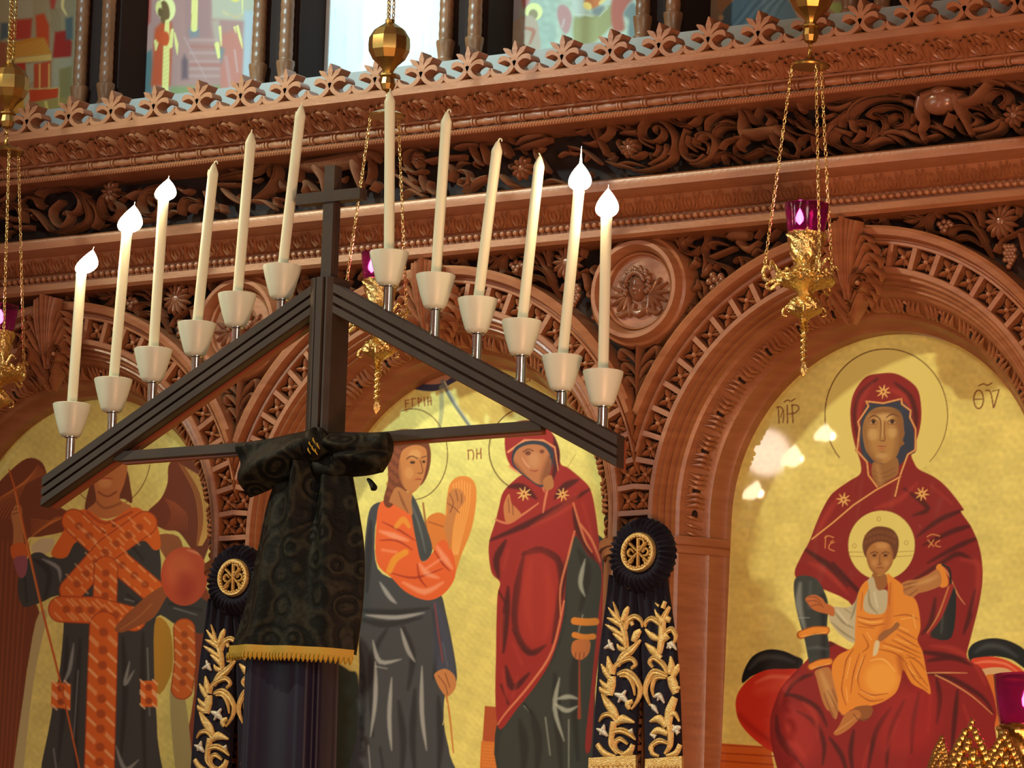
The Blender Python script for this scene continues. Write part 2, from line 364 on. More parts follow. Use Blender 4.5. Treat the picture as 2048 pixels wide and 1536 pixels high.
F3 = [([(780,180),(860,230),(960,290)],[12,60,60]),([(760,330),(850,340),(930,390)],[40,80,60]),([(910,190),(930,250)],[30,40]),
 ([(240,560),(220,480),(300,370),(450,300),(620,280),(745,290)],[70,90,100,100,80]),([(30,330),(250,330),(450,250),(600,240),(730,290)],[30,60,80,80,40]),([(0,400),(120,400),(250,350)],[60,70,50]),
 ([(240,540),(250,620),(310,660)],[80,70,30]),([(410,500),(480,430),(600,390),(740,400),(820,470),(820,570),(740,610),(670,580),(660,510),(720,470),(760,520)],[40,50,55,55,40,25]),
 ([(290,570),(380,550),(440,600),(430,720)],[40,70,70,60]),([(460,470),(560,520),(600,600),(560,700)],[30,60,60,50]),
 ([(90,640),(40,700),(60,790),(160,840),(240,840)],[40,55,60,40]),([(80,630),(200,670)],[60,60]),([(150,710),(230,790),(350,820),(450,770),(500,680),(480,600)],[40,60,70,60,40]),
 ([(350,640),(320,700),(260,770)],[50,45,35]),([(130,480),(125,610)],[25,25]),([(0,660),(60,560),(200,470)],[50,60,40]),
 ([(440,790),(560,730),(660,740)],[60,80,40]),([(610,690),(700,720),(750,780)],[30,55,25]),([(780,660),(880,720),(990,760)],[70,80,30]),([(590,670),(700,650),(820,690)],[50,70,50]),
 ([(860,570),(900,470)],[16,30]),([(880,650),(940,590)],[30,30]),([(1020,590),(1150,610),(1270,690)],[20,60,40]),([(1070,530),(1180,600),(1270,680)],[20,55,40]),([(1000,720),(1080,710),(1160,680)],[40,60,30]),
 ([(1330,540),(1380,640),(1430,680)],[40,40,20]),([(1450,380),(1600,400),(1720,490),(1830,520)],[40,65,65,50]),([(1430,430),(1450,540),(1520,590),(1570,540),(1530,500)],[30,45,45,35]),
 ([(1830,520),(1700,600),(1510,640)],[50,80,60]),([(1840,550),(1780,650),(1560,715)],[50,60,40]),([(1650,390),(1650,300),(1740,220),(1850,240),(1880,330),(1810,400)],[40,55,60,70,60]),
 ([(1690,380),(1770,480)],[40,55]),([(1390,180),(1460,150),(1520,210),(1500,280)],[20,30,30,25]),([(1830,100),(1940,160),(2060,220)],[40,80,60]),([(1930,70),(2010,150)],[15,55]),
 ([(1940,580),(2000,660),(2060,630)],[35,50,40]),([(1500,100),(1560,130),(1560,180)],[15,30,30])]
F4 = [([(250,260),(180,320),(180,430),(260,520),(380,490)],[25,40,45,40]),([(280,290),(290,380),(300,470)],[60,140,60]),([(230,240),(300,220),(380,260)],[20,60,30]),([(80,430),(210,510)],[30,70]),
 ([(410,390),(600,350),(800,340)],[60,60,60]),([(860,200),(900,300),(970,420)],[12,60,40]),([(970,190),(1020,300),(1050,420)],[12,60,40]),([(790,190),(900,160),(1020,150)],[20,70,40]),([(700,260),(800,220),(920,210)],[30,60,40]),
 ([(60,540),(200,620),(340,730)],[40,80,40]),([(170,500),(270,620)],[12,50]),([(110,790),(230,710),(370,780)],[20,70,40]),([(330,540),(360,640),(400,720)],[25,60,40]),([(430,600),(430,700),(500,760)],[25,60,40]),
 ([(790,600),(770,590),(760,650),(830,660),(860,580),(820,500),(760,500)],[25,30,40,40,40]),([(860,700),(960,600),(1070,560)],[30,80,60]),([(780,720),(880,670)],[20,50]),([(870,560),(930,640)],[20,50]),
 ([(1180,540),(1300,640),(1420,680)],[50,80,40]),([(1360,200),(1500,130),(1650,110)],[30,90,60]),([(1400,250),(1560,200),(1720,150)],[30,70,50]),([(1150,130),(1270,110),(1330,200)],[25,40,30]),([(1220,210),(1280,330)],[60,80]),
 ([(1550,260),(1620,400),(1700,500)],[25,60,40]),([(1650,640),(1760,600),(1900,640)],[30,60,30]),([(640,420),(680,520),(640,600)],[20,50,30])]
F5 = [([(210,420),(380,380),(600,330),(750,230)],[50,90,80,30]),([(210,480),(420,480)],[60,50]),([(250,530),(330,620),(440,690)],[40,60,30]),([(290,300),(370,330)],[30,60]),
 ([(800,250),(840,340),(800,460),(720,560),(600,650)],[20,70,80,70,50]),([(740,300),(770,400)],[15,40]),([(580,660),(700,670),(800,750)],[50,60,25]),([(880,640),(830,640),(830,700),(880,710)],[40,40,40]),
 ([(860,420),(900,530)],[15,45]),([(1080,400),(1150,480),(1120,570)],[40,90,60]),([(1840,200),(1850,350),(1820,480)],[25,50,40]),([(1860,540),(1930,460)],[60,70]),([(240,700),(260,780)],[40,50]),([(1180,470),(1240,560)],[30,50]),([(60,560),(120,680),(200,760)],[40,60,40])]
F6 = [([(650,560),(700,530),(720,600),(640,690),(560,640),(540,520),(640,420)],[25,45,50,45]),([(450,630),(580,740),(760,710),(900,640),(920,540),(860,380),(760,320),(640,270),(480,300),(390,360)],[30,50,55,60,60,50]),
 ([(890,390),(990,500),(1010,620),(960,700)],[25,50,50,30]),([(740,290),(830,420),(800,520),(700,560)],[20,45,45,40]),([(270,380),(360,400),(410,490)],[30,60,40]),([(270,510),(340,520),(420,600),(520,730)],[35,45,50,40]),
 ([(40,480),(150,460),(220,520),(240,640)],[60,90,80,40]),([(0,560),(120,600),(210,600)],[60,70,40]),([(170,690),(320,690)],[60,60]),([(120,280),(250,270),(360,300)],[40,60,30]),([(0,420),(70,400),(120,330)],[50,60,30]),
 ([(1150,520),(1130,460),(1190,430),(1240,500),(1200,590),(1100,600),(1040,520),(1060,400),(1180,330),(1320,380)],[25,45,55,55]),([(1320,380),(1420,330),(1560,340)],[60,70,30]),([(1300,560),(1420,620),(1560,600)],[40,60,30]),
 ([(1560,470),(1530,410),(1600,380),(1660,460),(1600,560),(1480,550),(1450,440),(1530,310),(1700,260)],[25,45,55,50]),([(1850,560),(1870,460),(1920,400),(2000,420)],[30,60,60,30]),([(1820,280),(1900,330),(1960,300)],[30,60,30]),([(1960,540),(1980,480),(2040,460)],[30,50,30])]
sw = MB()
for (ox, oy, s), it in (((1140,200,6.827),F1),((1400,180,6.827),F2),((1660,140,5.278),F3),((780,250,5.39),F4),((400,280,5.39),F5),((0,320,5.12),F6)):
    tr(sw, ox, oy, s, it, yf)
def flower(mb, c, r, n, y, h=.02, w=.24):
    for k in range(n):
        a = 2*math.pi*k/n+.2
        mb.strand([(c[0]+.25*r*math.cos(a), c[1]+.25*r*math.sin(a)), (c[0]+.65*r*math.cos(a), c[1]+.65*r*math.sin(a)), (c[0]+r*math.cos(a), c[1]+r*math.sin(a))], [.12*r, w*r, .03*r], y, h, n=4)
    mb.ball((c[0], y-h*.6, c[1]), .30*r, 8, (1, .6, 1))
for u, v, r in ((1048, 338, .032), (2032, 232, .030), (1262, 297, .026), (838, 320, .018), (225, 385, .03)):
    p = at(u, v, yf); flower(sw, (p[0], p[2]), r, 9, yf)
# small filler leaves deep in the frieze
zlo, zhi = zat(378, -.05)+.012, z_r2-.012
fl = MB()
for x in np.arange(X0+.02, X1, .034):
    z = rng.uniform(zlo+.01, zhi-.01); a = rng.uniform(0, 6.28); r = rng.uniform(.018, .030); b = a+rng.choice([-1.2, 1.2])
    fl.strand([(x, z), (x+r*math.cos(a), z+.6*r*math.sin(a)), (x+r*math.cos(a)+r*math.cos(b), z+.6*(r*math.sin(a)+r*math.sin(b)))], [.003, .0065, .001], -.03, .022, n=4)
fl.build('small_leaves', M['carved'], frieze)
# beyond the frame the scroll simply runs on
for k in range(3):
    for sgn, xa in ((-1, -1.60), (1, 1.60)):
        c = (xa+sgn*(.07+.14*k), .5*(zlo+zhi)); t = np.linspace(0, 11, 24)
        sw.strand([(c[0]+.055*(1-.075*q)*math.cos(q), c[1]+.05*(1-.075*q)*math.sin(q)) for q in t], [.009, .004], -.05, .038, n=2)
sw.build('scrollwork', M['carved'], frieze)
def figure(name, ox, oy, s, items, balls=()):
    mb = MB()
    for pts, w in items:
        q = [at(ox+a/s, oy+b/s, yf-.020) for a, b in pts]; mb.strand([(p[0], p[2]) for p in q], np.asarray(w)*.52/s*K, yf-.004, .042, n=6)
    for (a, b, rx, ry) in balls:
        p = at(ox+a/s, oy+b/s, yf-.020); mb.ball((p[0], p[1], p[2]), 1, 12, (rx/s*1.5e-3, .030, ry/s*1.27e-3))
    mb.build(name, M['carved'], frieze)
figure('carved_horse', 1400, 180, 6.827, [([(545,265),(590,380),(600,540),(640,640)],[60,95,140,150]),([(320,310),(430,292),(545,270)],[40,50,90]),([(590,590),(750,600),(900,570),(1060,560)],[120,150,140,150]),
  ([(1050,540),(1150,620),(1280,700),(1325,820),(1290,910)],[150,110,50,30,35]),([(1020,640),(1060,770),(1200,890)],[90,45,30]),([(640,660),(480,670),(350,710),(290,810)],[80,45,36,36]),([(640,680),(560,760),(590,830)],[60,40,30]),
  ([(960,500),(1000,420),(920,330)],[50,45,30]),([(620,250),(700,350),(760,470)],[30,45,30]),([(475,280),(468,240)],[22,8])])
figure('carved_camel', 1660, 140, 5.278, [([(985,300),(960,450),(990,560),(955,640),(1005,750)],[130,120,70,50,60]),([(1350,270),(1370,400),(1430,560),(1490,690)],[140,110,56,44]),([(1000,290),(1170,250),(1380,290)],[120,130,130]),
  ([(1400,340),(1530,310),(1620,220),(1680,140)],[100,90,74,60]),([(1640,135),(1740,120),(1810,145)],[50,60,36]),([(1300,470),(1245,600)],[50,36])], [(1170,330,165,140),(1180,240,110,70)])
figure('carved_bull', 400, 280, 5.39, [([(1060,290),(1250,270),(1450,240),(1620,205),(1750,190)],[80,150,165,170,130]),([(1270,290),(1320,420),(1330,560)],[150,75,40]),([(1680,230),(1700,400),(1725,520)],[140,80,40]),
  ([(1750,170),(1850,150),(1925,230)],[110,90,45]),([(1070,290),(1080,380),(1060,450)],[40,30,20])])

# ---- lower cornice
z2 = {v: None for v in ()}
lo = MB()
za, zb_, zc_, zd_, ze_ = zat(378, -.13), zat(401, -.135), zat(405, -.125), zat(421, -.09), zat(456, -.065)
zf_, zg_, zh_ = zat(479, -.055), zat(485, -.07), zat(498, -.07)
lo_prof = [(-.02, za), (-.125, za), (-.135, za-.006), (-.137, .5*(za+zb_)), (-.135, zb_), (-.128, zc_), (-.12, zc_-.003), (-.105, zc_-.009), (-.094, zd_), (-.092, zd_-.003),
           (-.088, zd_-.01), (-.076, .5*(zd_+ze_)), (-.066, ze_+.004), (-.050, ze_), (-.050, zf_), (-.070, zf_-.001), (-.078, .5*(zg_+zh_)), (-.070, zh_), (.05, zh_)]
sweep_x(lo, lo_prof)
lower = lo.build('lower_cornice', wood, screen, sharp=25)
lb = MB(); cz = [ze_, .5*(zd_+ze_), zd_]; cyy = [-.066, -.076, -.090]
cy2 = lambda z: np.interp(z, cz, cyy)
P_ = .0560; hgt = zd_-ze_-.004
for i in range(-37, 38):
    x = i*P_
    def lf2(pts, w, h=.006):
        h = h*1.6
        p = spl([(x+a*P_, ze_+.003+b*hgt) for a, b in pts], 4); w_ = np.interp(np.linspace(0, 1, len(p)), np.linspace(0, 1, len(w)), w)*P_
        T = np.gradient(p, axis=0); T /= np.linalg.norm(T, axis=1)[:, None]; N = np.stack([-T[:, 1], T[:, 0]], 1)
        lb.grid([[(q[0]+k*ww*nn[0], cy2(q[1])-h_*h*.9, q[1]+k*ww*nn[1]-h_*h*.35) for k, h_ in ((-1, -.1), (0, 1), (1, -.1))] for q, nn, ww in zip(p, N, w_)])
    for s in (-1, 1):
        lf2([(.05*s, .1), (.12*s, .45), (.05*s, .75)], [.05, .10, .02], .007)
        lf2([(.16*s, .0), (.32*s, .40), (.24*s, .80)], [.05, .10, .02], .006)
        lf2([(.46*s, .0), (.46*s, .55), (.34*s, 1.0)], [.04, .10, .02], .009)
lb.build('leaf_band', wood, lower)
bd = MB(); zb = .5*(ze_+zf_)+.001; r_ = .0078
for x in np.arange(X0, X1, .0195): bd.ball((x, -.060, zb), r_, 6)
bd.build('bead_row', wood, lower)

# ---- spandrel board with the arch openings cut out of it (dark behind the carving)
TH = np.linspace(math.pi, 0, 65)
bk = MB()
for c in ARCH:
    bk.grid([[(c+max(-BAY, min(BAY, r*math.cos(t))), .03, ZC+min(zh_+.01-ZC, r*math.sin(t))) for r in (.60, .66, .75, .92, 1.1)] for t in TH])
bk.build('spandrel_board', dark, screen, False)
ZB = 2.0
def sweep_arch(mb, prof, c, clamp=True):
    rows = []
    for r, y in prof:
        row = []
        pts = [(-r, ZB-ZC), (-r, -.4), (-r, -.1)]+[(r*math.cos(t), r*math.sin(t)) for t in TH]+[(r, -.1), (r, -.4), (r, ZB-ZC)]
        for a, b in pts:
            yy = y
            if clamp and abs(a) > BAY: a = math.copysign(BAY, a); yy = max(y, 0.0) if y < -.002 or y > 0 else y
            row.append((c+a, yy, ZC+b))
        rows.append(row)
    mb.grid(rows)
arches = []
half = lambda t: t
for k, c in enumerate(ARCH):
    mb = MB()
    sweep_arch(mb, [(.430, .16), (.432, .125), (.440, .118), (.452, .098), (.456, .085), (.466, .078), (.500, .032), (.505, .022), (.513, .016), (.517, .004), (.523, .006), (.528, -.008), (.534, -.004), (.540, -.020), (.546, -.018), (.552, -.030), (.564, -.030), (.566, -.026), (.566, .0),
                    (.617, .0), (.617, -.026), (.619, -.030), (.625, -.031), (.627, -.024), (.632, -.024), (.634, -.040), (.638, -.048), (.652, -.052), (.660, -.046), (.662, .03)], c)
    ro = MB(); fm = mb; gr = MB(); sweep_arch(gr, [(.5665, -.0015), (.6165, -.0015)], c)
    def tile(cx, cz, ca, sa, wr, wt):
        """rosette in a sunk tile; (ca, sa) is the outward direction, wr / wt its half size along and across"""
        def P(a, b): return (cx+a*ca-b*sa, cz+a*sa+b*ca)
        for i in (-1, 1):
            for j in (-1, 1):
                ro.strand([P(.10*i*wr, .10*j*wt), P(.5*i*wr, .5*j*wt), P(.92*i*wr, .92*j*wt)], [.12*wr, .27*wr, .06*wr], .0, .022, n=3)
            ro.strand([P(.2*i*wr, 0), P(.55*i*wr, 0), P(.85*i*wr, 0)], [.05*wr, .16*wr, .03*wr], .0, .010, n=3)
            ro.strand([P(0, .2*i*wt), P(0, .55*i*wt), P(0, .85*i*wt)], [.05*wr, .16*wr, .03*wr], .0, .010, n=3)
        ro.ball((cx, -.017, cz), .27*wr, 7, (1, .8, 1))
    N = 29; dth = math.pi/N
    for i in range(N):
        t = (i+.5)*dth; ca, sa = math.cos(t), math.sin(t)
        rm, wr = .5915, .0255
        if abs(ca)*.617 > BAY:       # the two arches share the pier here
            rmax = BAY/abs(ca); rm = .5*(.566+rmax); wr = .5*(rmax-.566)
        tile(c+rm*ca, ZC+rm*sa, ca, sa, wr, .0255)
    for i in range(N+1):
        t = i*dth; ca, sa = math.cos(t), math.sin(t); rmax = min(.618, BAY/max(abs(ca), 1e-6))
        a = np.array([c+.565*ca, ZC+.565*sa]); b_ = np.array([c+rmax*ca, ZC+rmax*sa]); n_ = np.array([-sa, ca])*.0065
        fm.prism([a-n_, b_-n_, b_+n_, a+n_], -.029, .0)
    for s in (-1, 1):
        z = ZC
        while z > 2.6:
            z -= .064
            fm.prism([(c+s*.565, z-.0065), (c+s*BAY, z-.0065), (c+s*BAY, z+.0065), (c+s*.565, z+.0065)], -.029, .0)
            tile(c+s*.587, z+.032, s, 0, .021, .0255)
    arch = mb.build('arch', wood, screen, sharp=24); arches.append(arch)
    ro.build('rosette_tile', wood, arch); gr.build('tile_ground', dark, arch)
    # leaf carving on the splayed inner face, dark balls as the shade in drilled holes
    so = MB(); ho = MB()
    def onsplay(t, r, lift=0):
        y = np.interp(r, [.466, .500], [.078, .032]); ca, sa = math.cos(t), math.sin(t)
        rr = r-lift*.8; return np.array([c+rr*ca, y-lift*.6, ZC+rr*sa])
    for i in range(15):
        t = .12+i*(math.pi-.24)/14; ca, sa = math.cos(t), math.sin(t)
        p = onsplay(t, .483, .002); ho.ball(p, .0105, 7, (1, 1, 1.2))
        for q in (-1, 1):
            for d in (.035, .062, .090):
                pts = [onsplay(t+q*d, .468, .001), onsplay(t+q*(d-.018), .482, .008), onsplay(t+q*(d-.006), .499, .002)]
                so.tube(pts, [.0015, .0075, .0015], 6, 4)
        so.tube([onsplay(t+a, .483+.012*math.cos(a*60), .004) for a in np.linspace(-.03, .03, 7)], [.003, .0045, .003], 6)
    for s in (0, math.pi):
        for z in np.arange(ZC-.035, ZC+.01, .07):
            for q in np.linspace(-.02, .02, 3):
                p0_ = onsplay(s, .470, .002); p1_ = onsplay(s, .497, .002); p0_[2] = z+q; p1_[2] = z+q+.012; pm = .5*(p0_+p1_); pm[1] -= .006; so.tube([p0_, pm, p1_], [.002, .005, .002], 6, 3)
            p = onsplay(s, .483, .002); p[2] = z+.035; ho.ball(p, .0085, 7, (1, .8, 1.4))
    sc_ = so.build('soffit_carving', wood, arch); ho.build('hole_shade', dark, sc_)
    # impost block where the arch meets its pier
    zi = float(at(1372, 1083, .03)[2]); 
    for s in (-1, 1):
        im = MB()
        sec = [(.556, -.034), (.528, -.020), (.488, .016), (.452, .066), (.422, .128), (.46, .14), (.56, .02)]
        rows = []
        for zz, g in ((zi+.012, 1.0), (zi-.008, 1.0), (zi-.011, .45), (zi-.028, .25)):
            rows.append([(c+s*(r+(1-g)*.008*(r < .5)), y+(1-g)*.009, zz) for r, y in sec])
        im.grid(rows, closed_v=True, cap=True)
        im.build('impost', wood, arch)

# ---- keystone leaf consoles
def keystone(c):
    mb = MB(); zt, zb = 4.014, 3.832; y0 = -.062
    mb.prism([(c-.030, zt), (c+.030, zt), (c+.022, zb+.05), (c+.008, zb-.004), (c-.008, zb-.004), (c-.022, zb+.05)], y0, .05)
    mb.strand([(c, zt+.008), (c, zt-.06), (c, zb+.05), (c, zb-.006)], [.008, .006, .005, .003], y0, [.046, .040, .034, .02], n=6)
    for s in (-1, 1):
        for a, b_, w_ in ((.010, .005, .007), (.022, .011, .008), (.034, .016, .009)):
            mb.strand([(c+s*a, zt+.006-.2*a), (c+s*(a*.8), zt-.05), (c+s*b_, zb+.06), (c+s*b_*.4, zb+.004)], [w_, w_*.9, .005, .002], y0, [.040-.4*a, .034, .026, .01], n=6)
        for dz, ln, up_, w_ in ((.030, .050, .020, .009), (.056, .064, .026, .011), (.086, .074, .030, .012), (.118, .078, .030, .012), (.146, .070, .024, .010)):
            z = zt-dz-.03
            for q, k in ((0, 1.0), (.011, .82), (.021, .62)):
                mb.strand([(c+s*.008, z-.045-q), (c+s*(.016+.25*ln*k), z-.012-q), (c+s*(.010+.72*ln*k), z+up_*k-q), (c+s*(.012+ln*k), z+up_*k*.55-q), (c+s*(.008+ln*k), z+up_*k*.55-.016-q)], [.003, w_*.62, w_*.72, w_*.5, .0015], y0+.016+q*.8, [.02, .034, .040, .036, .02], n=5)
        t = np.linspace(0, 9, 26)
        mb.strand([(c+s*(.050+.027*(1-.095*q)*math.cos(q)), zb+.026+.027*(1-.095*q)*math.sin(q)) for q in t], [.0055, .006, .0035], y0+.012, .052, n=2, crease=True)
        mb.ball((c+s*.050, y0-.036, zb+.026), .007, 8)
    return mb.build('keystone_leaf', wood, screen)
for c in ARCH: keystone(c)

# ---- carving in the spandrels
SA = [([(290,180),(180,230),(130,330),(180,420),(280,430),(350,360)],[30,55,60,50,30]),([(250,250),(200,300),(230,350),(300,370)],[25,35,25]),([(400,190),(430,300),(390,400),(420,480),(480,540),(570,570),(670,620),(720,720),(745,790)],[35,50,50,55,60,60,30]),
 ([(480,480),(620,420),(740,370)],[45,45,45]),([(350,700),(430,640),(470,540)],[30,90,40]),([(400,440),(410,560),(380,660)],[35,50,25]),([(810,480),(840,590),(800,680),(730,770)],[40,50,45,25]),([(720,540),(800,500),(900,520),(890,620)],[25,60,70,30]),
 ([(350,750),(410,830),(400,940)],[25,60,30]),([(320,870),(380,960)],[20,50]),([(990,100),(1045,160),(980,270)],[20,35,25]),([(540,640),(520,600),(560,560)],[15,30,20]),([(940,470),(1000,400),(1060,420)],[25,50,25]),([(980,520),(1040,560),(1100,520)],[60,70,30]),
 ([(480,380),(460,330),(540,310),(640,340)],[30,45,50,25]),([(180,110),(300,170),(420,150)],[25,50,25]),([(30,250),(90,300),(120,380)],[20,50,25]),([(430,960),(520,930),(580,880)],[20,45,20]),([(1120,300),(1180,230),(1230,160)],[25,60,30]),([(1120,420),(1200,380),(1240,300)],[25,60,30]),
 ([(780,310),(900,390),(1010,290)],[90,100,40]),([(280,560),(320,520)],[80,80])]
SA_blob = [([(640,250),(760,210),(900,230)],[60,170,90])]
SA_gr = [(490,690),(450,760),(520,740),(580,700),(560,790),(490,830),(540,890),(600,740)]
SB = [([(50,300),(120,210),(230,200),(280,270),(200,300),(150,260)],[25,45,50,40,25]),([(330,160),(300,260),(370,360),(500,410),(640,400),(760,330),(830,250),(920,180)],[35,65,70,70,60]),([(460,140),(560,210),(700,240),(820,250)],[15,80,90,50]),([(530,260),(640,270),(790,240)],[15,60,40]),
 ([(670,120),(720,190),(820,230)],[15,60,40]),([(1090,110),(960,150),(870,230),(850,320),(890,400),(970,400)],[45,60,65,60,30]),([(1090,110),(1250,140),(1370,220),(1450,330),(1510,400),(1570,520)],[40,55,60,55,30]),([(840,390),(900,470),(1010,480)],[40,70,30]),
 ([(1200,510),(1140,440),(1170,360),(1280,330),(1400,360),(1500,440),(1560,560),(1640,720)],[40,60,65,65,60,25]),([(1210,500),(1300,460),(1400,490),(1500,570)],[40,80,70,30]),([(1390,70),(1470,180),(1530,330)],[20,60,50]),([(1490,60),(1510,200),(1520,330)],[15,50,40]),
 ([(1590,50),(1650,120),(1730,190)],[20,50,30]),([(1740,590),(1790,500),(1900,440),(2060,360)],[30,35,35,30]),([(1690,650),(1740,560)],[60,80]),([(2000,420),(2040,570),(2040,660)],[60,80,30]),([(960,170),(1000,230)],[60,40]),([(1120,200),(1250,220),(1330,290)],[35,55,25]),([(1900,60),(1980,110),(1960,200)],[25,50,25]),
 ([(560,90),(600,150)],[12,40]),([(100,380),(200,350)],[25,50]),([(720,420),(800,390)],[50,40]),([(1030,400),(1100,420)],[80,60])]
SB_gr = [(990,300),(1050,270),(1110,280),(1020,340),(1080,330),(1140,310),(1060,380)]+[(1860+dx*46+(dy % 2)*23, 580+dy*42) for dy in range(7) for dx in (-1, 0, 1) if abs(dx)*1.6+dy*.35 < 3.2]
for k in (-2, -1, 0):
    dx = k*1.216; mb = MB(); ys = -.012
    tr(mb, 1340, 430, 5.69, SA, ys, .034, dx=dx); tr(mb, 1340, 430, 5.69, SA_blob, ys-.008, .04, dx=dx)
    for a, b in SA_gr: p = at(1340+a/5.69, 430+b/5.69, ys-.012); mb.ball((p[0]+dx, p[1], p[2]), .0095, 7)
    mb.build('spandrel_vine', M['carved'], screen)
    mb = MB(); tr(mb, 1720, 400, 6.244, SB, ys, .034, dx=dx)
    for a, b in SB_gr: p = at(1720+a/6.244, 400+b/6.244, ys-.012); mb.ball((p[0]+dx, p[1], p[2]), .0070, 6)
    p = at(1720+1770/6.244, 400+270/6.244, ys-.01); flower(mb, (p[0]+dx, p[2]), .044, 13, ys-.004, .02, .17)
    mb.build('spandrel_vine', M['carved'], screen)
# filler leaves round the medallions
for k in (-1, 0, 1):
    cx = ARCH[1]+BAY+k*1.216 if k < 1 else ARCH[2]+BAY
    mb = MB()
    for s in (-1, 1):
        for dz, dxx, ln in ((-.155, .02, .05), (-.19, .012, .04), (-.225, .008, .03)):
            z = 3.905+dz
            mb.strand([(cx+s*.002, z-.035), (cx+s*dxx, z-.012), (cx+s*ln, z+.008), (cx+s*(ln+.004), z-.012), (cx+s*(ln-.012), z-.016)], [.003, .006, .008, .006, .002], .0, .03, n=5)
        for i in range(7):
            a = -.5+i*.42; r = .147
            mb.strand([(cx+s*r*math.cos(a)*.92, 3.905+r*math.sin(a)*.92), (cx+s*(r*math.cos(a)+.012), 3.905+r*math.sin(a)+.012), (cx+s*(r*math.cos(a)+.006), 3.905+r*math.sin(a)+.030)], [.003, .008, .002], .01, .03, n=4)
    mb.strand([(cx, 3.905-.14), (cx, 3.72), (cx, 3.615)], [.006, .007, .003], -.0, .035, n=5)
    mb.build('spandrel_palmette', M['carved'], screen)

# ---- medallions with a winged head in relief
def medallion(cx, cz=3.903):
    mb = MB()
    mb.lathe((cx, 0, cz), [(.075, -.015), (.090, -.014), (.0915, -.024), (.096, -.028), (.0985, -.020), (.101, -.034), (.112, -.050), (.122, -.050), (.127, -.040), (.131, -.030), (.138, -.026), (.142, -.012), (.144, .03), (.05, .03)], 56, 'y')
    ring = mb.build('medallion', wood, screen, sharp=25)
    h = MB(); y = -.016
    rows = []                                         # head: an egg with brow, nose, lips and chin
    for j in range(25):
        a = math.pi*j/24
        row = []
        for i in range(25):
            b = math.pi*i/24
            X = -math.cos(b)*math.sin(a); Yq = math.sin(b)*math.sin(a); Zq = math.cos(a)
            x = .026*X*(1-.18*max(0, -Zq)); z = .034*Zq; yy = .024*Yq
            yy += .007*math.exp(-((x/.0045)**2))*np.interp(Zq, [-.30, -.22, .25], [0, 1, .15])*(Yq > .3)
            for s in (-1, 1): yy -= .0055*math.exp(-(((x-s*.0105)/.006)**2+((z-.006)/.0045)**2)); yy += .003*math.exp(-(((x-s*.0105)/.0035)**2+((z-.006)/.002)**2)); yy += .003*math.exp(-(((x-s*.014)/.007)**2+((z+.010)/.007)**2))
            yy += .003*math.exp(-((x/.008)**2+((z+.0175)/.0025)**2)); yy -= .003*math.exp(-((x/.009)**2+((z+.0145)/.0018)**2)); yy += .002*math.exp(-((x/.006)**2+((z+.029)/.004)**2))
            row.append((cx-.004+x, y-yy, cz+.008+z))
        rows.append(row)
    h.grid(rows)
    for k in range(26):                               # curls of hair
        a = math.radians(-25+k*230/25); r = .036+.005*(k % 3); h.ball((cx-.004+r*math.cos(a)*.86, y-.012, cz+.012+r*math.sin(a)), .0075, 7, (1, .9, 1))
    for k in range(14):
        a = math.radians(20+k*140/13); h.ball((cx-.004+.027*math.cos(a), y-.021, cz+.014+.030*math.sin(a)), .0065, 7)
    for s in (-1, 1):                                 # wings
        for i in range(7):
            a = math.radians(55-i*25); l = .052+.006*math.sin(i)
            h.strand([(cx+s*.030, cz-.012), (cx+s*(.030+.5*l*math.cos(a)), cz-.010+.5*l*math.sin(a)), (cx+s*(.030+l*math.cos(a)), cz-.012+l*math.sin(a))], [.006, .008, .003], y+.004, .016, n=5)
        for i in range(4):
            h.strand([(cx+s*.012, cz-.030), (cx+s*(.018+.010*i), cz-.046-.004*i), (cx+s*(.030+.012*i), cz-.062+.004*i)], [.005, .007, .003], y+.004, .014, n=5)
    h.strand([(cx-.03, cz-.04), (cx, cz-.056), (cx+.03, cz-.04)], [.006, .012, .006], y+.002, .016, n=5)
    h.build('winged_head_relief', M['carved'], ring)
medallion(ARCH[1]+BAY-.004); medallion(ARCH[0]+BAY-.004)

# ---- gallery of paired columns above the cornice
yl = -.055
z_pl = float(at(889, 122, -.082)[2])
pm = MB(); pm.box((X0, -.082, z_rt-.004), (X1, .16, z_pl)); pm.build('ledge', M['plinth'], screen, False)
cu = [(158, 210, 100), (521, 577, 60), (896, 952, 60), (1292, 1353, 40), (1693, 1756, 0)]
cxs = np.array([[at(a, v, yl)[0], at(b, v, yl)[0]] for a, b, v in cu]); cmid = cxs.mean(1); sep = float((cxs[:, 1]-cxs[:, 0]).mean())
stp, c0 = np.polyfit(np.arange(5), cmid, 1)
pairs = [c0+stp*i for i in range(-1, 6)]
Z2 = 5.35
def shaft(mb, x):
    zb = z_pl
    mb.lathe((x, yl, zb), [(.024, 0), (.024, .006), (.020, .010), (.019, .016), (.0235, .045), (.0245, .050), (.0245, .058), (.018, .062)], 18)
    n = 20; rows = []; zz = np.linspace(zb+.06, Z2, 190)
    th = np.linspace(0, 2*np.pi, n, endpoint=False)
    for z in zz:
        q = (z-zb)/.052
        r = .0182*(1+.055*np.cos(4*th+2*np.pi*q)*np.cos(4*th-2*np.pi*q)+.03*math.cos(2*np.pi*(z-zb)/.30-.4)*(1 if z > zb+.1 else 0))
        rows.append(np.stack([x+r*np.cos(th), yl+r*np.sin(th), np.full(n, z)], 1))
    mb.grid(rows, closed_v=True, cap=True)
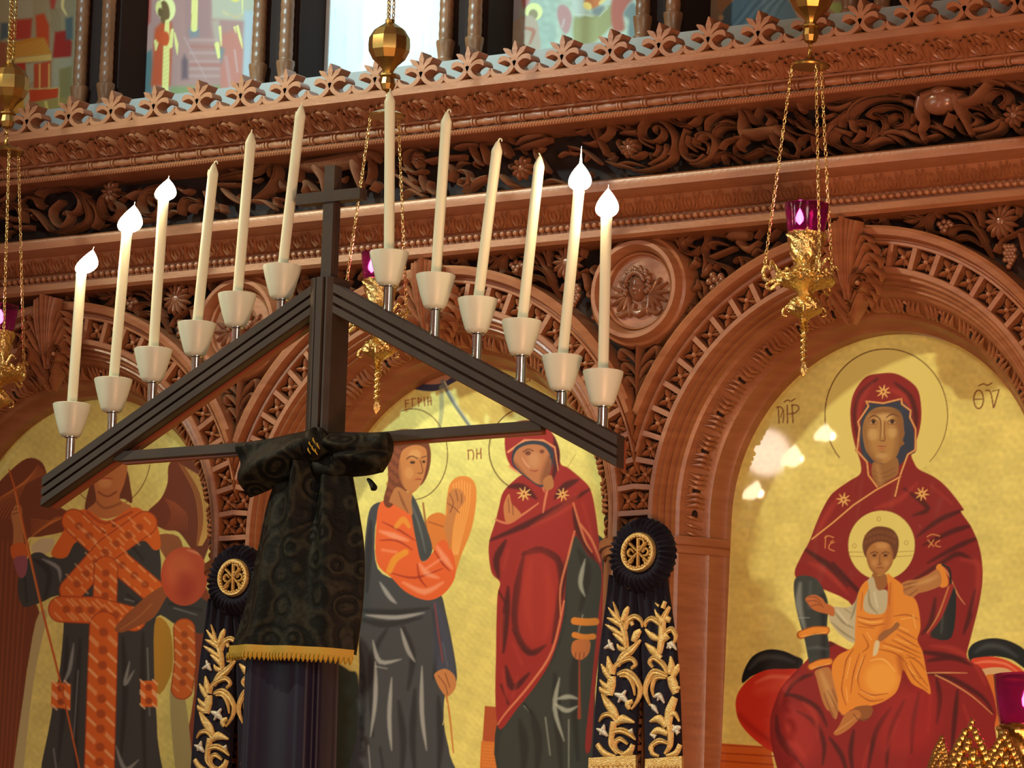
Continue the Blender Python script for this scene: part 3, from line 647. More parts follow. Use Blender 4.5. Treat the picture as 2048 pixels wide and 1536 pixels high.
for p in pairs:
    mb = MB(); mb.box((p-sep/2-.012, -.028, z_pl), (p+sep/2+.022, .085, Z2)); mb.box((p-sep/2-.006, -.034, z_pl), (p+sep/2+.014, -.028, Z2))
    pi = mb.build('pilaster', dark, screen, False)
    for s in (-1, 1):
        mb = MB(); shaft(mb, p+s*sep/2); mb.build('column', M['wood_column'], screen)
mb = MB(); mb.box((X0, -.12, Z2), (X1, .16, Z2+.12)); mb.build('top_beam', wood, screen, False)
# plain panelling below the icons, down to the floor
mb = MB(); mb.box((X0, -.02, 0), (X1, .2, ZB+.02)); mb.box((X0, -.06, ZB-.06), (X1, -.02, ZB+.02)); mb.box((X0, -.05, 0), (X1, -.02, .2))
for c in ARCH:
    mb.box((c-.42, -.035, .3), (c+.42, -.02, ZB-.15))
mb.build('dado', wood, screen, False)
# ================================================================ the candle stand in front of the screen
YH = -1.35
def A(u, v, y=YH): return at(u, v, y)
hb = A(655, 1500); hearse = thing('candle_stand', 'dark wooden triangular candle stand with a small cross on top, draped in black cloth', 'candle stand', (float(hb[0]), YH, 0))
def bar(name, pa, pb, width, depth, y, m, parent, grooves=(), cut=True, back=None):
    """bar with grooves along it between two points of the stand's plane; plumb-cut ends"""
    pa, pb = np.array([pa[0], pa[2]]), np.array([pb[0], pb[2]])
    T = (pb-pa)/np.linalg.norm(pb-pa); N = np.array([-T[1], T[0]])
    prof = [(-.5, 0), (-.5, -depth*.8), (-.47, -depth)]
    for g in grooves: prof += [(g-.05, -depth), (g-.04, -depth+.012), (g+.04, -depth+.012), (g+.05, -depth)]
    prof += [(.47, -depth), (.5, -depth*.8), (.5, 0)]
    rows = []
    for p in (pa, pb):
        row = []
        for a, yy in prof:
            q = p+N*a*width
            if cut and abs(T[0]) > .2: q = p+np.array([0, a*width/T[0]])
            row.append((q[0], y+yy, q[1]))
        rows.append(row)
    mb = MB(); mb.grid(rows, closed_v=True, cap=True); return mb.build(name, m, parent, False)
tl, tr_ = A(99, 976), A(1248, 917); apx = A(660, 588)
cxh = .5*(tl[0]+tr_[0]); zt_ = .5*(tl[2]+tr_[2])
zap = float(A(662, 590)[2])-.004
post_x = float(A(655, 700)[0])
dl = .062
armL = bar('sloping_arm', (tl[0], 0, zt_), (post_x-.012, 0, zap), dl, .030, YH, M['hearse'], hearse, (-.18, .14))
armR = bar('sloping_arm', (post_x+.012, 0, zap), (tr_[0], 0, zt_), dl, .030, YH, M['hearse'], hearse, (-.18, .14))
bar('backing_board', (tl[0]+.01, 0, zt_-.002), (post_x-.01, 0, zap-.006), dl*.94, .024, YH+.024, M['hearse_red'], armL)
bar('backing_board', (post_x+.01, 0, zap-.006), (tr_[0]-.01, 0, zt_-.002), dl*.94, .024, YH+.024, M['hearse_red'], armR)
zt1 = .5*(A(240, 910)[2]+A(1085, 857)[2])
tie = bar('tie_bar', (float(A(238, 910)[0]), 0, zt1), (float(A(1090, 857)[0]), 0, zt1), .022, .020, YH+.002, M['hearse'], hearse)
bar('backing_board', (float(A(238, 910)[0])+.01, 0, zt1-.003), (float(A(1090, 857)[0])-.01, 0, zt1-.003), .026, .018, YH+.020, M['hearse_red'], tie)
pw = .062
mb = MB(); xs = post_x; z1 = float(A(655, 560)[2])
prof = [(-.5, .035), (-.5, -.030), (-.30, -.036), (-.22, -.036), (-.20, -.026), (-.16, -.026), (-.14, -.040), (.14, -.040), (.16, -.026), (.20, -.026), (.22, -.036), (.30, -.036), (.5, -.030), (.5, .035)]
mb.grid([[(xs+a*pw, YH+b_, z) for a, b_ in prof] for z in (0.0, z1)], closed_v=True, cap=True)
post = mb.build('center_post', M['hearse'], hearse, False)
mb = MB(); mb.box((xs-.35, YH-.04, 0), (xs+.35, YH+.04, .07)); mb.box((xs-.04, YH-.35, 0), (xs+.04, YH+.35, .07)); mb.build('foot', M['hearse'], hearse, False)
zc0, zc1 = z1-.002, float(A(678, 333)[2])
mb = MB(); mb.box((xs-.014, YH-.018, zc0), (xs+.014, YH+.010, zc1)); cr = mb.build('cross', M['hearse'], hearse, False)
zcb = .5*(A(600, 402)[2]+A(745, 388)[2]); xcb = .5*(A(600, 402)[0]+A(745, 388)[0])
mb = MB(); mb.box((xs-.088, YH-.022, zcb-.013), (xs+.088, YH+.006, zcb+.012)); mb.build('cross_bar', M['hearse'], cr, False)

# candle: top px, foot px, (flame base px, flame tip px, size) when lit
CND = [((163,545),(143,822),((164,548),(188,494),1.0)),((254,462),(226,772),((256,466),(270,404),1.15)),((327,396),(306,712),((328,402),(338,352),1.0)),((428,328),(393,660),None),((503,266),(474,602),None),((603,212),(564,546),None),
       ((780,184),(778,518),None),((894,225),(871,564),None),((996,283),(955,612),None),((1080,313),(1043,656),None),((1158,378),(1124,727),((1159,382),(1163,293),1.0)),((1213,432),(1206,757),((1213,436),(1217,370),1.0))]
LBL = ['lit white candle in the lowest cup of the left arm, flame leaning right', 'lit white candle in the second cup up the left arm', 'lit white candle in the third cup up the left arm',
       'unlit white candle in the fourth cup up the left arm, wick bent over', 'unlit white candle in the second cup from the top of the left arm', 'unlit white candle in the top cup of the left arm, leaning right',
       'unlit white candle in the top cup of the right arm, under the brass ball', 'unlit white candle with a hooked wick, second cup down the right arm', 'unlit white candle in the third cup down the right arm', 'unlit white candle with a bent melted top, fourth cup down the right arm',
       'lit white candle with a tall pointed flame near the lower end of the right arm', 'lit white candle in the lowest cup at the right end of the stand']
yc = YH-.002
for i, (t, f, lit) in enumerate(CND):
    pt, pf = A(*t, yc), A(*f, yc)
    ax = (pt-pf)/np.linalg.norm(pt-pf)
    # cup and stem belong to the stand
    s = -1 if i < 6 else 1
    zrim = pf[2]+.010; cx_ = pf[0]
    mb = MB(); prof = [(.003, -.070), (.021, -.0695), (.026, -.062), (.0330, -.040), (.0395, -.016), (.0435, .001), (.0440, .005), (.0425, .006), (.0405, .001), (.036, -.018), (.028, -.045), (.018, -.058), (.002, -.060)]
    mb.lathe((cx_, yc, zrim), prof, 32); cup = mb.build('candle_cup', M['cup'], hearse, sharp=60)
    arm_z = np.interp(abs(cx_-post_x), [0, abs(tl[0]-post_x)], [zap, zt_])
    mb = MB(); mb.lathe((cx_, yc+.004, 0), [(.0115, arm_z-.01), (.0115, zrim-.074), (.016, zrim-.072), (.016, zrim-.068), (.002, zrim-.067)], 16); mb.build('cup_stem', M['chrome'], cup)
    c = thing('candle', LBL[i], 'candle', tuple(float(q) for q in (pf-ax*.03)), 'white taper candles on the triangular stand')
    L = np.linalg.norm(pt-pf)
    mb = MB(); base = pf-ax*.045; n = 18
    rr = [(.0108, 0), (.0114, .02), (.0119, .3), (.0117, .7), (.0119, .925), (.0124, .945), (.0115, .955), (.0065, .985), (.0036, 1.0), (.001, 1.003)] if not lit else [(.0108, 0), (.0116, .02), (.0119, .4), (.0121, .96), (.0128, .985), (.0118, .995), (.006, .99), (.001, .985)]
    e1 = np.cross(ax, [0, 1, 0]); e1 /= np.linalg.norm(e1); e2 = np.cross(ax, e1); th = np.linspace(0, 2*np.pi, n, endpoint=False)
    rows = [base+ax*h*(L+.045)+r*(np.cos(th)[:, None]*e1+np.sin(th)[:, None]*e2)*(1+.03*np.sin(3*th+i)[:, None]*(h > .9)) for r, h in rr]
    mb.grid(rows, closed_v=True, cap=True)
    if i in (3, 5, 10): mb.tube([pt+np.array([s*.0118, -.003, -.012]), pt+np.array([s*.0128, -.003, -.022]), pt+np.array([s*.0122, -.003, -.035])], [.0015, .0026, .0008], 6)
    mb.build('wax_body', M['wax'], c, sharp=70)
    mb = MB(); tip = base+ax*(L+.045)
    hk = [np.zeros(3), ax*.006+np.array([.001, 0, 0]), ax*.010+np.array([.004, 0, 0]), ax*.008+np.array([.009, 0, 0]), ax*.003+np.array([.010, 0, 0])] if (not lit and i in (3, 7, 8)) else [np.zeros(3), ax*.006, ax*.012+np.array([.001 if i != 9 else -.004, 0, 0])]
    mb.tube([tip+q-ax*.004 for q in hk], [.0022, .0018, .0014], 6, 3); mb.build('wick', M['wax'] if not lit else M['wick'], c)
    if lit:
        a, b_, k = lit; pa, pb = A(*a, yc), A(*b_, yc); d = pb-pa; Lf = np.linalg.norm(d); rows = []
        sp = i == 10
        for q in np.linspace(0, 1, 22):
            r = .0265*k*(math.sin(math.pi*min(1, (q*(1.55 if sp else 1.12))**.62))**.9 if q*(1.55 if sp else 1.12) < 1 else 0)
            r = max(r, (.0150*(1-q)**1.7 if sp and q > .3 else 0))+.0004
            cen = pa+d*q+np.array([.006*math.sin(q*3.0) if i == 0 else 0, 0, 0])*(1-q)
            rows.append(np.stack([cen[0]+r*np.cos(th), cen[1]+r*np.sin(th)*.8, np.full(n, cen[2])], 1))
        mb = MB(); mb.grid(rows, closed_v=True, cap=True); mb.build('flame', M['flame'], c)
        l = bpy.data.lights.new('candle_light', 'POINT'); l.energy = 1.5; l.color = (1.0, .62, .32); l.shadow_soft_size = .012
        lo_ = bpy.data.objects.new('candle_light', l); COL.objects.link(lo_); lo_.location = tuple(pa+d*.45+np.array([0, -.035, .0]))

# ================================================================ cloths
def drape(mb, L_, R_, y, f, ns=40, nt=60, smooth=True):
    """cloth between two edge polylines (pixels of the plane y); f(s, t) pushes it towards the viewer"""
    n = 12
    a, b = spl(L_, n), spl(R_, n)
    def res(p):
        d = np.r_[0, np.cumsum(np.linalg.norm(np.diff(p, axis=0), axis=1))]; t = np.linspace(0, d[-1], nt+1)
        return np.stack([np.interp(t, d, p[:, 0]), np.interp(t, d, p[:, 1])], 1)
    a, b = res(a), res(b); rows = []
    for j in range(nt+1):
        row = []
        for i in range(ns+1):
            s = i/ns; q = a[j]*(1-s)+b[j]*s; p = at(q[0], q[1], y); row.append(p+np.array([0, -f(s, j/nt), 0]))
        rows.append(row)
    mb.grid(rows); return rows
yv = YH-.050
veil = thing('black_veil', 'black brocade cloth tied in a bow on the candle stand, yellow fringe along its hem', 'veil', (post_x, yv, float(A(640, 1310)[2])))
mb = MB()
fs = lambda s, t: .012+.050*math.sin(math.pi*s)**.6*(.45+.55*t)+.016*math.cos(2*math.pi*(2.1*s+.25+.25*t))*(1-.75*t)+.010*math.sin(2*math.pi*(3.3*s-.6*t))*(1-.5*t)
rows = drape(mb, [(568,925),(552,965),(531,1020),(514,1100),(502,1160),(490,1225),(466,1302)], [(706,930),(713,975),(721,1030),(728,1100),(724,1200),(712,1310)], yv, fs, 60, 80)
mb.grid([[r[0]+np.array([0, .05, 0]), r[0]] for r in rows]); mb.grid([[r[-1], r[-1]+np.array([-.006, .014, 0])] for r in rows])
hang = mb.build('hanging_cloth', M['brocade'], veil, sharp=80)
mb = MB(); last = np.array(rows[-1]); ns = len(last); prv = np.array(rows[-2])
fr_rows = [last+np.array([0, -.003, .010]), last+np.array([0, -.005, 0]), last+np.array([0, -.005, -.012])]
mb.grid(fr_rows)
dd = np.r_[0, np.cumsum(np.linalg.norm(np.diff(last, axis=0), axis=1))]; nf = 34
for k in range(nf):
    q0, q1 = dd[-1]*k/nf, dd[-1]*(k+.92)/nf
    P0, P1, Pm = [np.array([np.interp(q, dd, last[:, c]) for c in range(3)])+np.array([0, -.005, -.010]) for q in (q0, q1, .5*(q0+q1))]
    mb.tube([.5*(P0+P1)+np.array([0, 0, .003]), Pm+np.array([-.001, -.001, -.006]), Pm+np.array([-.002, 0, -.014])], [.0050, .0052, .0012], 6)
mb.build('fringe', M['fringe'], hang, sharp=80)
def loop(name, L_, R_, puff, fold):
    mb = MB(); f1 = lambda s, t: puff*(math.sin(math.pi*min(1, max(0, t)))**.5)*(.35+.65*math.sin(math.pi*s)**.5)+fold(s, t)
    r1 = drape(mb, L_, R_, yv-.015, f1, 30, 24); r2 = drape(mb, L_, R_, yv+.012, lambda s, t: -.3*puff*math.sin(math.pi*t), 30, 24)
    for k in (0, -1): mb.grid([[a[k], b_[k]] for a, b_ in zip(r1, r2)])
    mb.grid([list(r1[0]), list(r2[0])]); mb.grid([list(r1[-1]), list(r2[-1])])
    return mb.build(name, M['brocade'], veil, sharp=80)
loop('bow_loop', [(478,890),(482,925),(488,958),(496,994)], [(628,858),(640,885),(640,915),(618,945)], .045, lambda s, t: .012*math.cos(2*math.pi*(1.4*t+.6*s)))
loop('bow_loop', [(622,862),(628,895),(634,930),(644,962)], [(779,866),(782,885),(776,912),(766,945)], .050, lambda s, t: -.022*math.exp(-((t-.48)/.09)**2)*(1-.3*s)+.010*math.cos(2*math.pi*(1.2*t-s)))
mb = MB()
for k, (u, v, r) in enumerate(((632, 888, 1.0),)):
    p = A(u, v, yv-.045); n_ = 20; rows = []
    for a in np.linspace(.05, math.pi-.05, 22):
        t2 = np.linspace(0, 2*np.pi, n_, endpoint=False); rad = np.sin(a)*(1+.10*np.sin(5*t2+a*3))
        rows.append(np.stack([p[0]+.033*rad*np.cos(t2), p[1]+.030*rad*np.sin(t2), np.full(n_, p[2]+.034*math.cos(a))+.004*np.cos(3*t2)], 1))
    mb.grid(rows, closed_v=True, cap=True)
kn = mb.build('knot', M['brocade'], veil, sharp=80)
mb = MB()
for du, dv in ((-14, -6), (-8, 4), (-2, 10), (-16, 8), (2, -2), (-6, -12)):
    p = A(632+du, 888+dv, yv-.072); mb.tube([p, p+np.array([.004, -.004, -.006]), p+np.array([.009, -.002, -.014])], [.0014, .002, .0008], 5)
mb.build('gold_tinsel', M['fringe'], kn)
mb = MB(); p = [A(u, v, yv-.02) for u, v in ((735, 958), (741, 964), (748, 976), (750, 981))]; mb.tube(p, [.003, .006, .009, .002], 6, 3); mb.build('tie_end', M['brocade'], veil)

# dark blue cloth round the post, under the veil
cloth = thing('post_drape', 'plain dark blue satin cloth hanging in straight folds from under the black veil', 'drape', (post_x, YH, .3))
mb = MB(); xl, xr = float(A(505, 1450)[0]), float(A(648, 1450)[0])
thk = np.linspace(0, 2*np.pi, 72, endpoint=False)
rows = []
for z in np.linspace(.25, float(A(570, 1270)[2]), 24):
    g = 1+.10*(float(A(570, 1270)[2])-z)
    f_ = 1+.11*np.cos(7*thk+.9)+.06*np.cos(11*thk+2)
    cb = lambda a, p: np.sign(a)*np.abs(a)**p
    rows.append(np.stack([.5*(xl+xr)+.008+.5*(xr-xl)*g*(1+.3*(f_-1))*cb(np.cos(thk), .45), YH-.006+.062*g*f_*cb(np.sin(thk), .45), np.full(72, z)], 1))
mb.grid(rows, closed_v=True); mb.build('satin_cloth', M['navy_smooth'], cloth, sharp=80)

# ---- embroidered stoles with a rosette, hung on the piers
ys = -.075
pc = at(1275, 1104, ys-.035); pc[1] = ys
stole = thing('stole', 'navy velvet stole with gold embroidery and round badge, between the two right arches', 'stole', (float(pc[0]), ys, float(pc[2])), 'embroidered navy stoles on the piers')
mb = MB(); cxs_, czs_ = pc[0], pc[2]
rows = []
t2 = np.linspace(0, 2*np.pi, 144, endpoint=False)
for q, (r, yy, am) in enumerate([(.030, -.020, 0), (.050, -.026, .1), (.062, -.040, .6), (.075, -.036, 1), (.086, -.022, 1.2), (.092, -.004, 1.3), (.080, .008, .6), (.03, .010, 0)]):
    rr = r*(1+.018*am*np.cos(34*t2)); y_ = yy-.006*am*np.cos(34*t2)
    rows.append(np.stack([cxs_+rr*np.cos(t2), ys+y_, czs_-.004+rr*np.sin(t2)*.98], 1))
mb.grid(rows, closed_v=True); ros = mb.build('rosette', M['navy'], stole, sharp=80)
badge = MB()
badge.lathe((cxs_, ys-.032, czs_), [(.0375, .004), (.0375, -.004), (.040, -.007), (.0455, -.007), (.0485, -.003), (.0490, .004)], 48, 'y')
for k in range(28):
    a = 2*math.pi*k/28; badge.ball((cxs_+.0385*math.cos(a), ys-.037, czs_+.0385*math.sin(a)), .0040, 6)
yb = ys-.030
for a0 in (math.radians(42), math.radians(138)):
    d = np.array([math.cos(a0), math.sin(a0)])*.033; badge.strand([(cxs_-d[0], czs_-d[1]), (cxs_, czs_), (cxs_+d[0], czs_+d[1])], [.0040, .0028, .0040], yb, .008, n=4)
badge.strand([(cxs_+.001, czs_-.036), (cxs_, czs_), (cxs_-.001, czs_+.034)], [.0042, .0034, .0042], yb, .0085, n=4)
badge.strand([(cxs_-.001, czs_+.032), (cxs_+.012, czs_+.031), (cxs_+.017, czs_+.021), (cxs_+.010, czs_+.013), (cxs_, czs_+.012)], [.0034, .0038, .0034], yb, .008, n=5)
for s in (-1, 1):
    badge.strand([(cxs_+s*.012, czs_-.001), (cxs_+s*.021, czs_+.008), (cxs_+s*.029, czs_+.001), (cxs_+s*.024, czs_-.009), (cxs_+s*.016, czs_-.008)], [.0022, .0034, .0034, .002], yb, .007, n=5)
    badge.strand([(cxs_+s*.014, czs_-.018), (cxs_+s*.022, czs_-.026), (cxs_+s*.030, czs_-.020)], [.0018, .003, .0015], yb, .006, n=5)
badge.build('gold_badge', M['thread'], ros)
for k in range(1):
    tl_ = []
# tails: left and right of a narrow gap, with gathers at the top
def tail(L_, R_, ph):
    mb = MB(); f = lambda s, t: .004+.012*math.sin(math.pi*s)**.5+(.007*math.cos(2*math.pi*(3.5*s+ph))*(1-t)**2.0)*(t < 1)
    rows = drape(mb, L_, R_, ys+.010, f, 40, 60); mb.grid([[r[0]+np.array([0, .012, 0]), r[0]] for r in rows]); mb.grid([[r[-1], r[-1]+np.array([0, .012, 0])] for r in rows])
    return mb.build('tail', M['navy'], stole, sharp=80)
tL = tail([(1222,1150),(1216,1200),(1206,1270),(1196,1370),(1187,1500),(1180,1640)], [(1282,1160),(1281,1220),(1279,1300),(1276,1400),(1271,1510),(1266,1640)], .1)
tR = tail([(1272,1160),(1278,1220),(1283,1300),(1288,1400),(1292,1510),(1295,1640)], [(1334,1150),(1343,1220),(1352,1290),(1358,1380),(1362,1500),(1366,1640)], .6)
E1 = [([(295,850),(280,760),(255,690),(215,580)],[30,40,35,8]),([(255,700),(215,650),(188,615)],[30,25,6]),([(262,720),(215,690),(180,675)],[30,28,6]),([(275,780),(215,740),(170,712)],[30,28,6]),([(290,830),(250,790),(215,765)],[30,30,8]),
 ([(285,740),(300,690),(340,668),(375,690),(385,730)],[30,34,30,10]),([(270,690),(290,640),(305,610)],[30,40,15]),([(320,700),(330,720)],[30,20]),
 ([(240,950),(270,900),(320,860),(375,800)],[30,50,45,15]),([(330,810),(350,770),(375,745)],[30,50,20]),([(290,860),(255,850),(240,825)],[25,30,10]),
 ([(215,1000),(230,950),(275,920),(320,910),(345,940),(320,965)],[30,30,30,28,20]),([(205,1000),(195,950),(185,895)],[30,45,10]),([(195,1020),(170,980),(148,940)],[30,35,8]),([(200,1080),(165,1060),(140,1030)],[30,30,10]),([(190,1110),(150,1090),(140,1070)],[30,30,10]),
 ([(240,1000),(290,985),(340,1020),(370,1080),(360,1140),(320,1200)],[20,40,35,30,12]),([(255,1010),(300,1010),(330,1060),(340,1120)],[15,30,25,10]),([(210,1010),(205,1060),(195,1120)],[50,60,40]),
 ([(240,1270),(215,1210),(180,1160),(150,1110)],[40,55,45,10]),([(235,1280),(270,1255),(340,1275)],[30,50,10]),([(230,1260),(200,1230),(160,1235),(135,1270)],[25,30,28,10]),([(220,1270),(210,1330),(205,1400),(240,1455)],[45,40,35,15]),
 ([(210,1330),(260,1320),(310,1340),(345,1375)],[30,35,35,10]),([(300,1400),(255,1370),(225,1400),(250,1445),(330,1455)],[15,30,30,25,10]),([(330,1400),(310,1440),(260,1462)],[30,40,15]),([(125,1400),(165,1450),(230,1468)],[30,36,12]),([(310,1200),(300,1170),(330,1150)],[20,40,20])]
E1S = [([(190,800),(205,840),(225,862)],[15,45,10]),([(165,850),(195,835),(215,820)],[15,40,15]),([(225,1110),(270,1130),(305,1170)],[20,55,12]),([(245,1160),(270,1120),(290,1090)],[15,40,15]),([(120,1310),(160,1330),(185,1355)],[10,50,15]),([(140,1345),(160,1310),(165,1285)],[15,40,10]),([(300,1330),(330,1320)],[20,40])]
E2 = [([(480,880),(495,780),(500,690),(540,610)],[35,50,45,20]),([(500,700),(470,660),(455,625)],[30,25,6]),([(495,720),(440,680),(405,700),(402,730)],[30,34,30,10]),([(520,680),(545,690)],[40,30]),([(500,620),(515,580)],[30,25]),([(460,590),(480,610)],[12,16]),
 ([(480,800),(440,780),(400,740)],[25,40,12]),([(515,760),(550,740),(575,780),(560,830)],[25,34,30,10]),([(500,800),(530,770)],[40,50]),([(490,910),(440,860),(400,820)],[35,45,8]),([(530,990),(500,940),(450,905),(425,930),(445,960)],[30,34,30,28,18]),
 ([(540,1000),(550,950),(545,895)],[30,45,10]),([(560,1010),(580,970),(592,940)],[30,40,12]),([(560,1090),(585,1080),(600,1070)],[30,30,10]),([(530,1010),(450,985),(408,1050),(402,1110),(430,1180)],[20,40,36,30,12]),([(520,1020),(460,1020),(440,1080),(450,1130)],[15,30,25,10]),
 ([(545,1010),(560,1060),(575,1110)],[50,60,40]),([(530,1290),(540,1210),(570,1130)],[45,60,40]),([(520,1300),(480,1255),(425,1270)],[30,50,10]),([(540,1240),(570,1225),(595,1270)],[25,30,12]),([(540,1290),(545,1350),(540,1410),(510,1455)],[45,40,35,15]),
 ([(530,1340),(470,1320),(430,1350)],[30,40,15]),([(540,1400),(480,1380),(430,1420),(450,1460)],[15,34,30,12]),([(600,1400),(575,1450),(520,1465)],[30,36,12]),([(440,1410),(440,1450),(480,1468)],[20,30,12])]
E2S = [([(525,850),(550,825),(580,860)],[15,50,10]),([(530,820),(550,850)],[20,30]),([(450,1130),(480,1120),(510,1165)],[15,50,12]),([(470,1150),(490,1110)],[15,35]),([(430,1170),(450,1190),(475,1225)],[12,45,10]),([(550,1330),(580,1310),(605,1300)],[15,55,15]),([(560,1290),(590,1340)],[15,40]),([(430,1340),(460,1360)],[20,40])]
ye = ys-.010
mb = MB(); tr(mb, 1150, 1000, 2.866, E1, ye, .005, .50); mb.build('gold_embroidery', M['thread'], tL)
mb = MB(); tr(mb, 1150, 1000, 2.866, E1S, ye, .005, .36); mb.build('silver_flowers', M['silver_thread'], tL)
mb = MB(); tr(mb, 1150, 1000, 2.866, E2, ye, .005, .50); mb.build('gold_embroidery', M['thread'], tR)
mb = MB(); tr(mb, 1150, 1000, 2.866, E2S, ye, .005, .36); mb.build('silver_flowers', M['silver_thread'], tR)
for t_, (a, b_) in ((tL, ((1178, 1272), (1516, 1640))), (tR, ((1291, 1364), (1518, 1640)))):
    mb = MB(); q = [at(a[0], b_[0], ye-.004), at(a[1], b_[0]-6, ye-.004), at(a[1]+2, b_[1], ye-.004), at(a[0]-3, b_[1], ye-.004)]
    mb.prism([(p[0], p[2]) for p in q][::-1], ye-.006, ye+.004)
    x0_, x1_ = q[0][0]+.006, q[1][0]-.006
    for k in range(9): x = x0_+(x1_-x0_)*(k+.5)/9; mb.strand([(x-.004, q[0][2]-.016), (x+.004, q[0][2]-.022)], [.003, .003], ye-.005, .004, n=2)
    mb.build('gold_border', M['thread'], t_, False)
dup(stole, (-1.216, 0, -.006), 'navy velvet stole with gold embroidery and round badge, half hidden by the black veil')

# ================================================================ hanging lamps
def chain(mb, a, b, r=.0042, sag=0.0):
    a, b = np.array(a), np.array(b); L = np.linalg.norm(b-a); n = max(2, int(L/(r*2.6))); T = (b-a)/L
    e1 = np.cross(T, [0, 1, 0]); e1 /= np.linalg.norm(e1); e2 = np.cross(T, e1)
    for k in range(n):
        q = (k+.5)/n; c = a+(b-a)*q+np.array([0, 0, -sag*4*q*(1-q)])
        n1 = e1 if k % 2 else e2
        th = np.linspace(0, 2*np.pi, 10, endpoint=False); ph = np.linspace(0, 2*np.pi, 5, endpoint=False); rows = []
        for t in th:
            d = T*math.cos(t)*1.5+n1*math.sin(t)*.85; cc = c+d*r; nn = np.cross(T, n1); dn = d/np.linalg.norm(d)
            rows.append([cc+.0014*(math.cos(p)*dn+math.sin(p)*nn) for p in ph])
        mb.grid(rows, closed_u=True, closed_v=True)
def pierced(mb, c, prof, n=48, lobes=10, amp=.06):
    th = np.linspace(0, 2*np.pi, n, endpoint=False); rows = []
    P_ = spl(prof, 5)
    for k, (r, h) in enumerate(P_):
        rr = r*(1+amp*np.cos(lobes*th+(k % 7)*.9)+amp*.6*np.sin(2*lobes*th+k*1.3)); rows.append(np.stack([c[0]+rr*np.cos(th), c[1]+rr*np.sin(th), np.full(n, c[2]+h)], 1))
    mb.grid(rows, closed_v=True, cap=True)
def vigil_lamp(label, tip, k=1.0, tiltx=0.0, upper=True, ball=True, lit=True, name='vigil_lamp', sock=True, topz=5.6, ballz=None, canz=None, fx=-.012, gm=None):
    gold_ = gm or M['gold']
    """brass vigil lamp; tip = lowest point of its finial"""
    x, y, z = tip; o = thing(name, label, 'hanging lamp', (float(x), float(y), float(z)))
    Zp = lambda h: z+h*k; c0 = (x, y, z)
    mb = MB()
    mb.lathe((x, y, z), [(.001, 0), (.010*k, .012*k), (.012*k, .020*k), (.004*k, .036*k), (.003*k, .040*k)], 4)
    t = np.linspace(0, 1, 40)
    for p_ in (0, math.pi): mb.tube(np.stack([x+.0045*k*np.cos(16*t+p_), y+.0045*k*np.sin(16*t+p_), z+(.034+.075*t)*k], 1), [.004*k], 6)
    for h in (.112, .121, .130): mb.lathe((x, y, Zp(h)), [(.002, -.006*k), (.012*k, 0), (.002, .006*k)], 14)
    fin = mb.build('finial', gold_, o)
    mb = MB(); pierced(mb, (x, y, Zp(.130)), [(.006*k, 0), (.016*k, .010*k), (.036*k, .022*k), (.040*k, .036*k), (.030*k, .052*k), (.018*k, .062*k), (.016*k, .072*k)], 40, 8, .07)
    for q in range(4):
        a = q*math.pi/2+.5; mb.tube([(x+.030*k*math.cos(a), y+.030*k*math.sin(a), Zp(.168)), (x+.046*k*math.cos(a), y+.046*k*math.sin(a), Zp(.160)), (x+.050*k*math.cos(a), y+.050*k*math.sin(a), Zp(.146)), (x+.040*k*math.cos(a), y+.040*k*math.sin(a), Zp(.142))], [.003*k, .0035*k, .002*k], 6, 4)
    mb.build('lower_bulb', gold_, o)
    mb = MB(); pierced(mb, (x, y, Zp(.195)), [(.014*k, 0), (.028*k, .010*k), (.060*k, .024*k), (.066*k, .036*k), (.056*k, .048*k), (.036*k, .058*k), (.026*k, .066*k)], 60, 12, .07)
    for q in range(36):
        a = q*math.pi/18; r = .064*k; mb.ball((x+r*math.cos(a), y+r*math.sin(a), Zp(.231+.006*(q % 3))), .006*k, 5)
    bowl = mb.build('pierced_bowl', gold_, o)
    arms = []
    for q in range(3):
        a = math.radians(200+120*q); ca, sa = math.cos(a), math.sin(a)
        mb = MB()
        S = [(.058, .236), (.078, .226), (.094, .232), (.098, .250), (.090, .262), (.082, .252)]
        mb.tube([(x+r*k*ca, y+r*k*sa, Zp(h)) for r, h in S], [.005*k, .006*k, .0045*k, .003*k], 8, 5)
        mb.tube([(x+r*k*ca, y+r*k*sa, Zp(h)) for r, h in [(.062, .222), (.080, .208), (.090, .214), (.086, .224)]], [.004*k, .0045*k, .002*k], 8, 5)
        for d in (-.35, 0, .35): mb.tube([(x+.064*k*math.cos(a+d*.5), y+.064*k*math.sin(a+d*.5), Zp(.240)), (x+.078*k*math.cos(a+d), y+.078*k*math.sin(a+d), Zp(.268)), (x+.084*k*math.cos(a+d*1.3), y+.084*k*math.sin(a+d*1.3), Zp(.258))], [.003*k, .004*k, .0015*k], 6, 4)
        mb.build('arm', gold_, o); arms.append((x+.096*k*ca, y+.096*k*sa, Zp(.256)))
    mb = MB(); pierced(mb, (x, y, Zp(.258)), [(.024*k, 0), (.022*k, .006*k), (.032*k, .020*k), (.036*k, .040*k), (.040*k, .060*k), (.045*k, .074*k), (.043*k, .080*k), (.036*k, .080*k)], 48, 9, .05)
    mb.build('neck', gold_, o)
    mb = MB(); mb.lathe((x, y, Zp(.322)), [(.030*k, 0), (.040*k, .006*k), (.045*k, .030*k), (.049*k, .060*k), (.051*k, .080*k), (.052*k, .083*k), (.0495*k, .083*k), (.047*k, .062*k), (.042*k, .028*k), (.034*k, .010*k), (.001, .006*k)], 32)
    gl = mb.build('votive_glass', M['glass'], o, sharp=60)
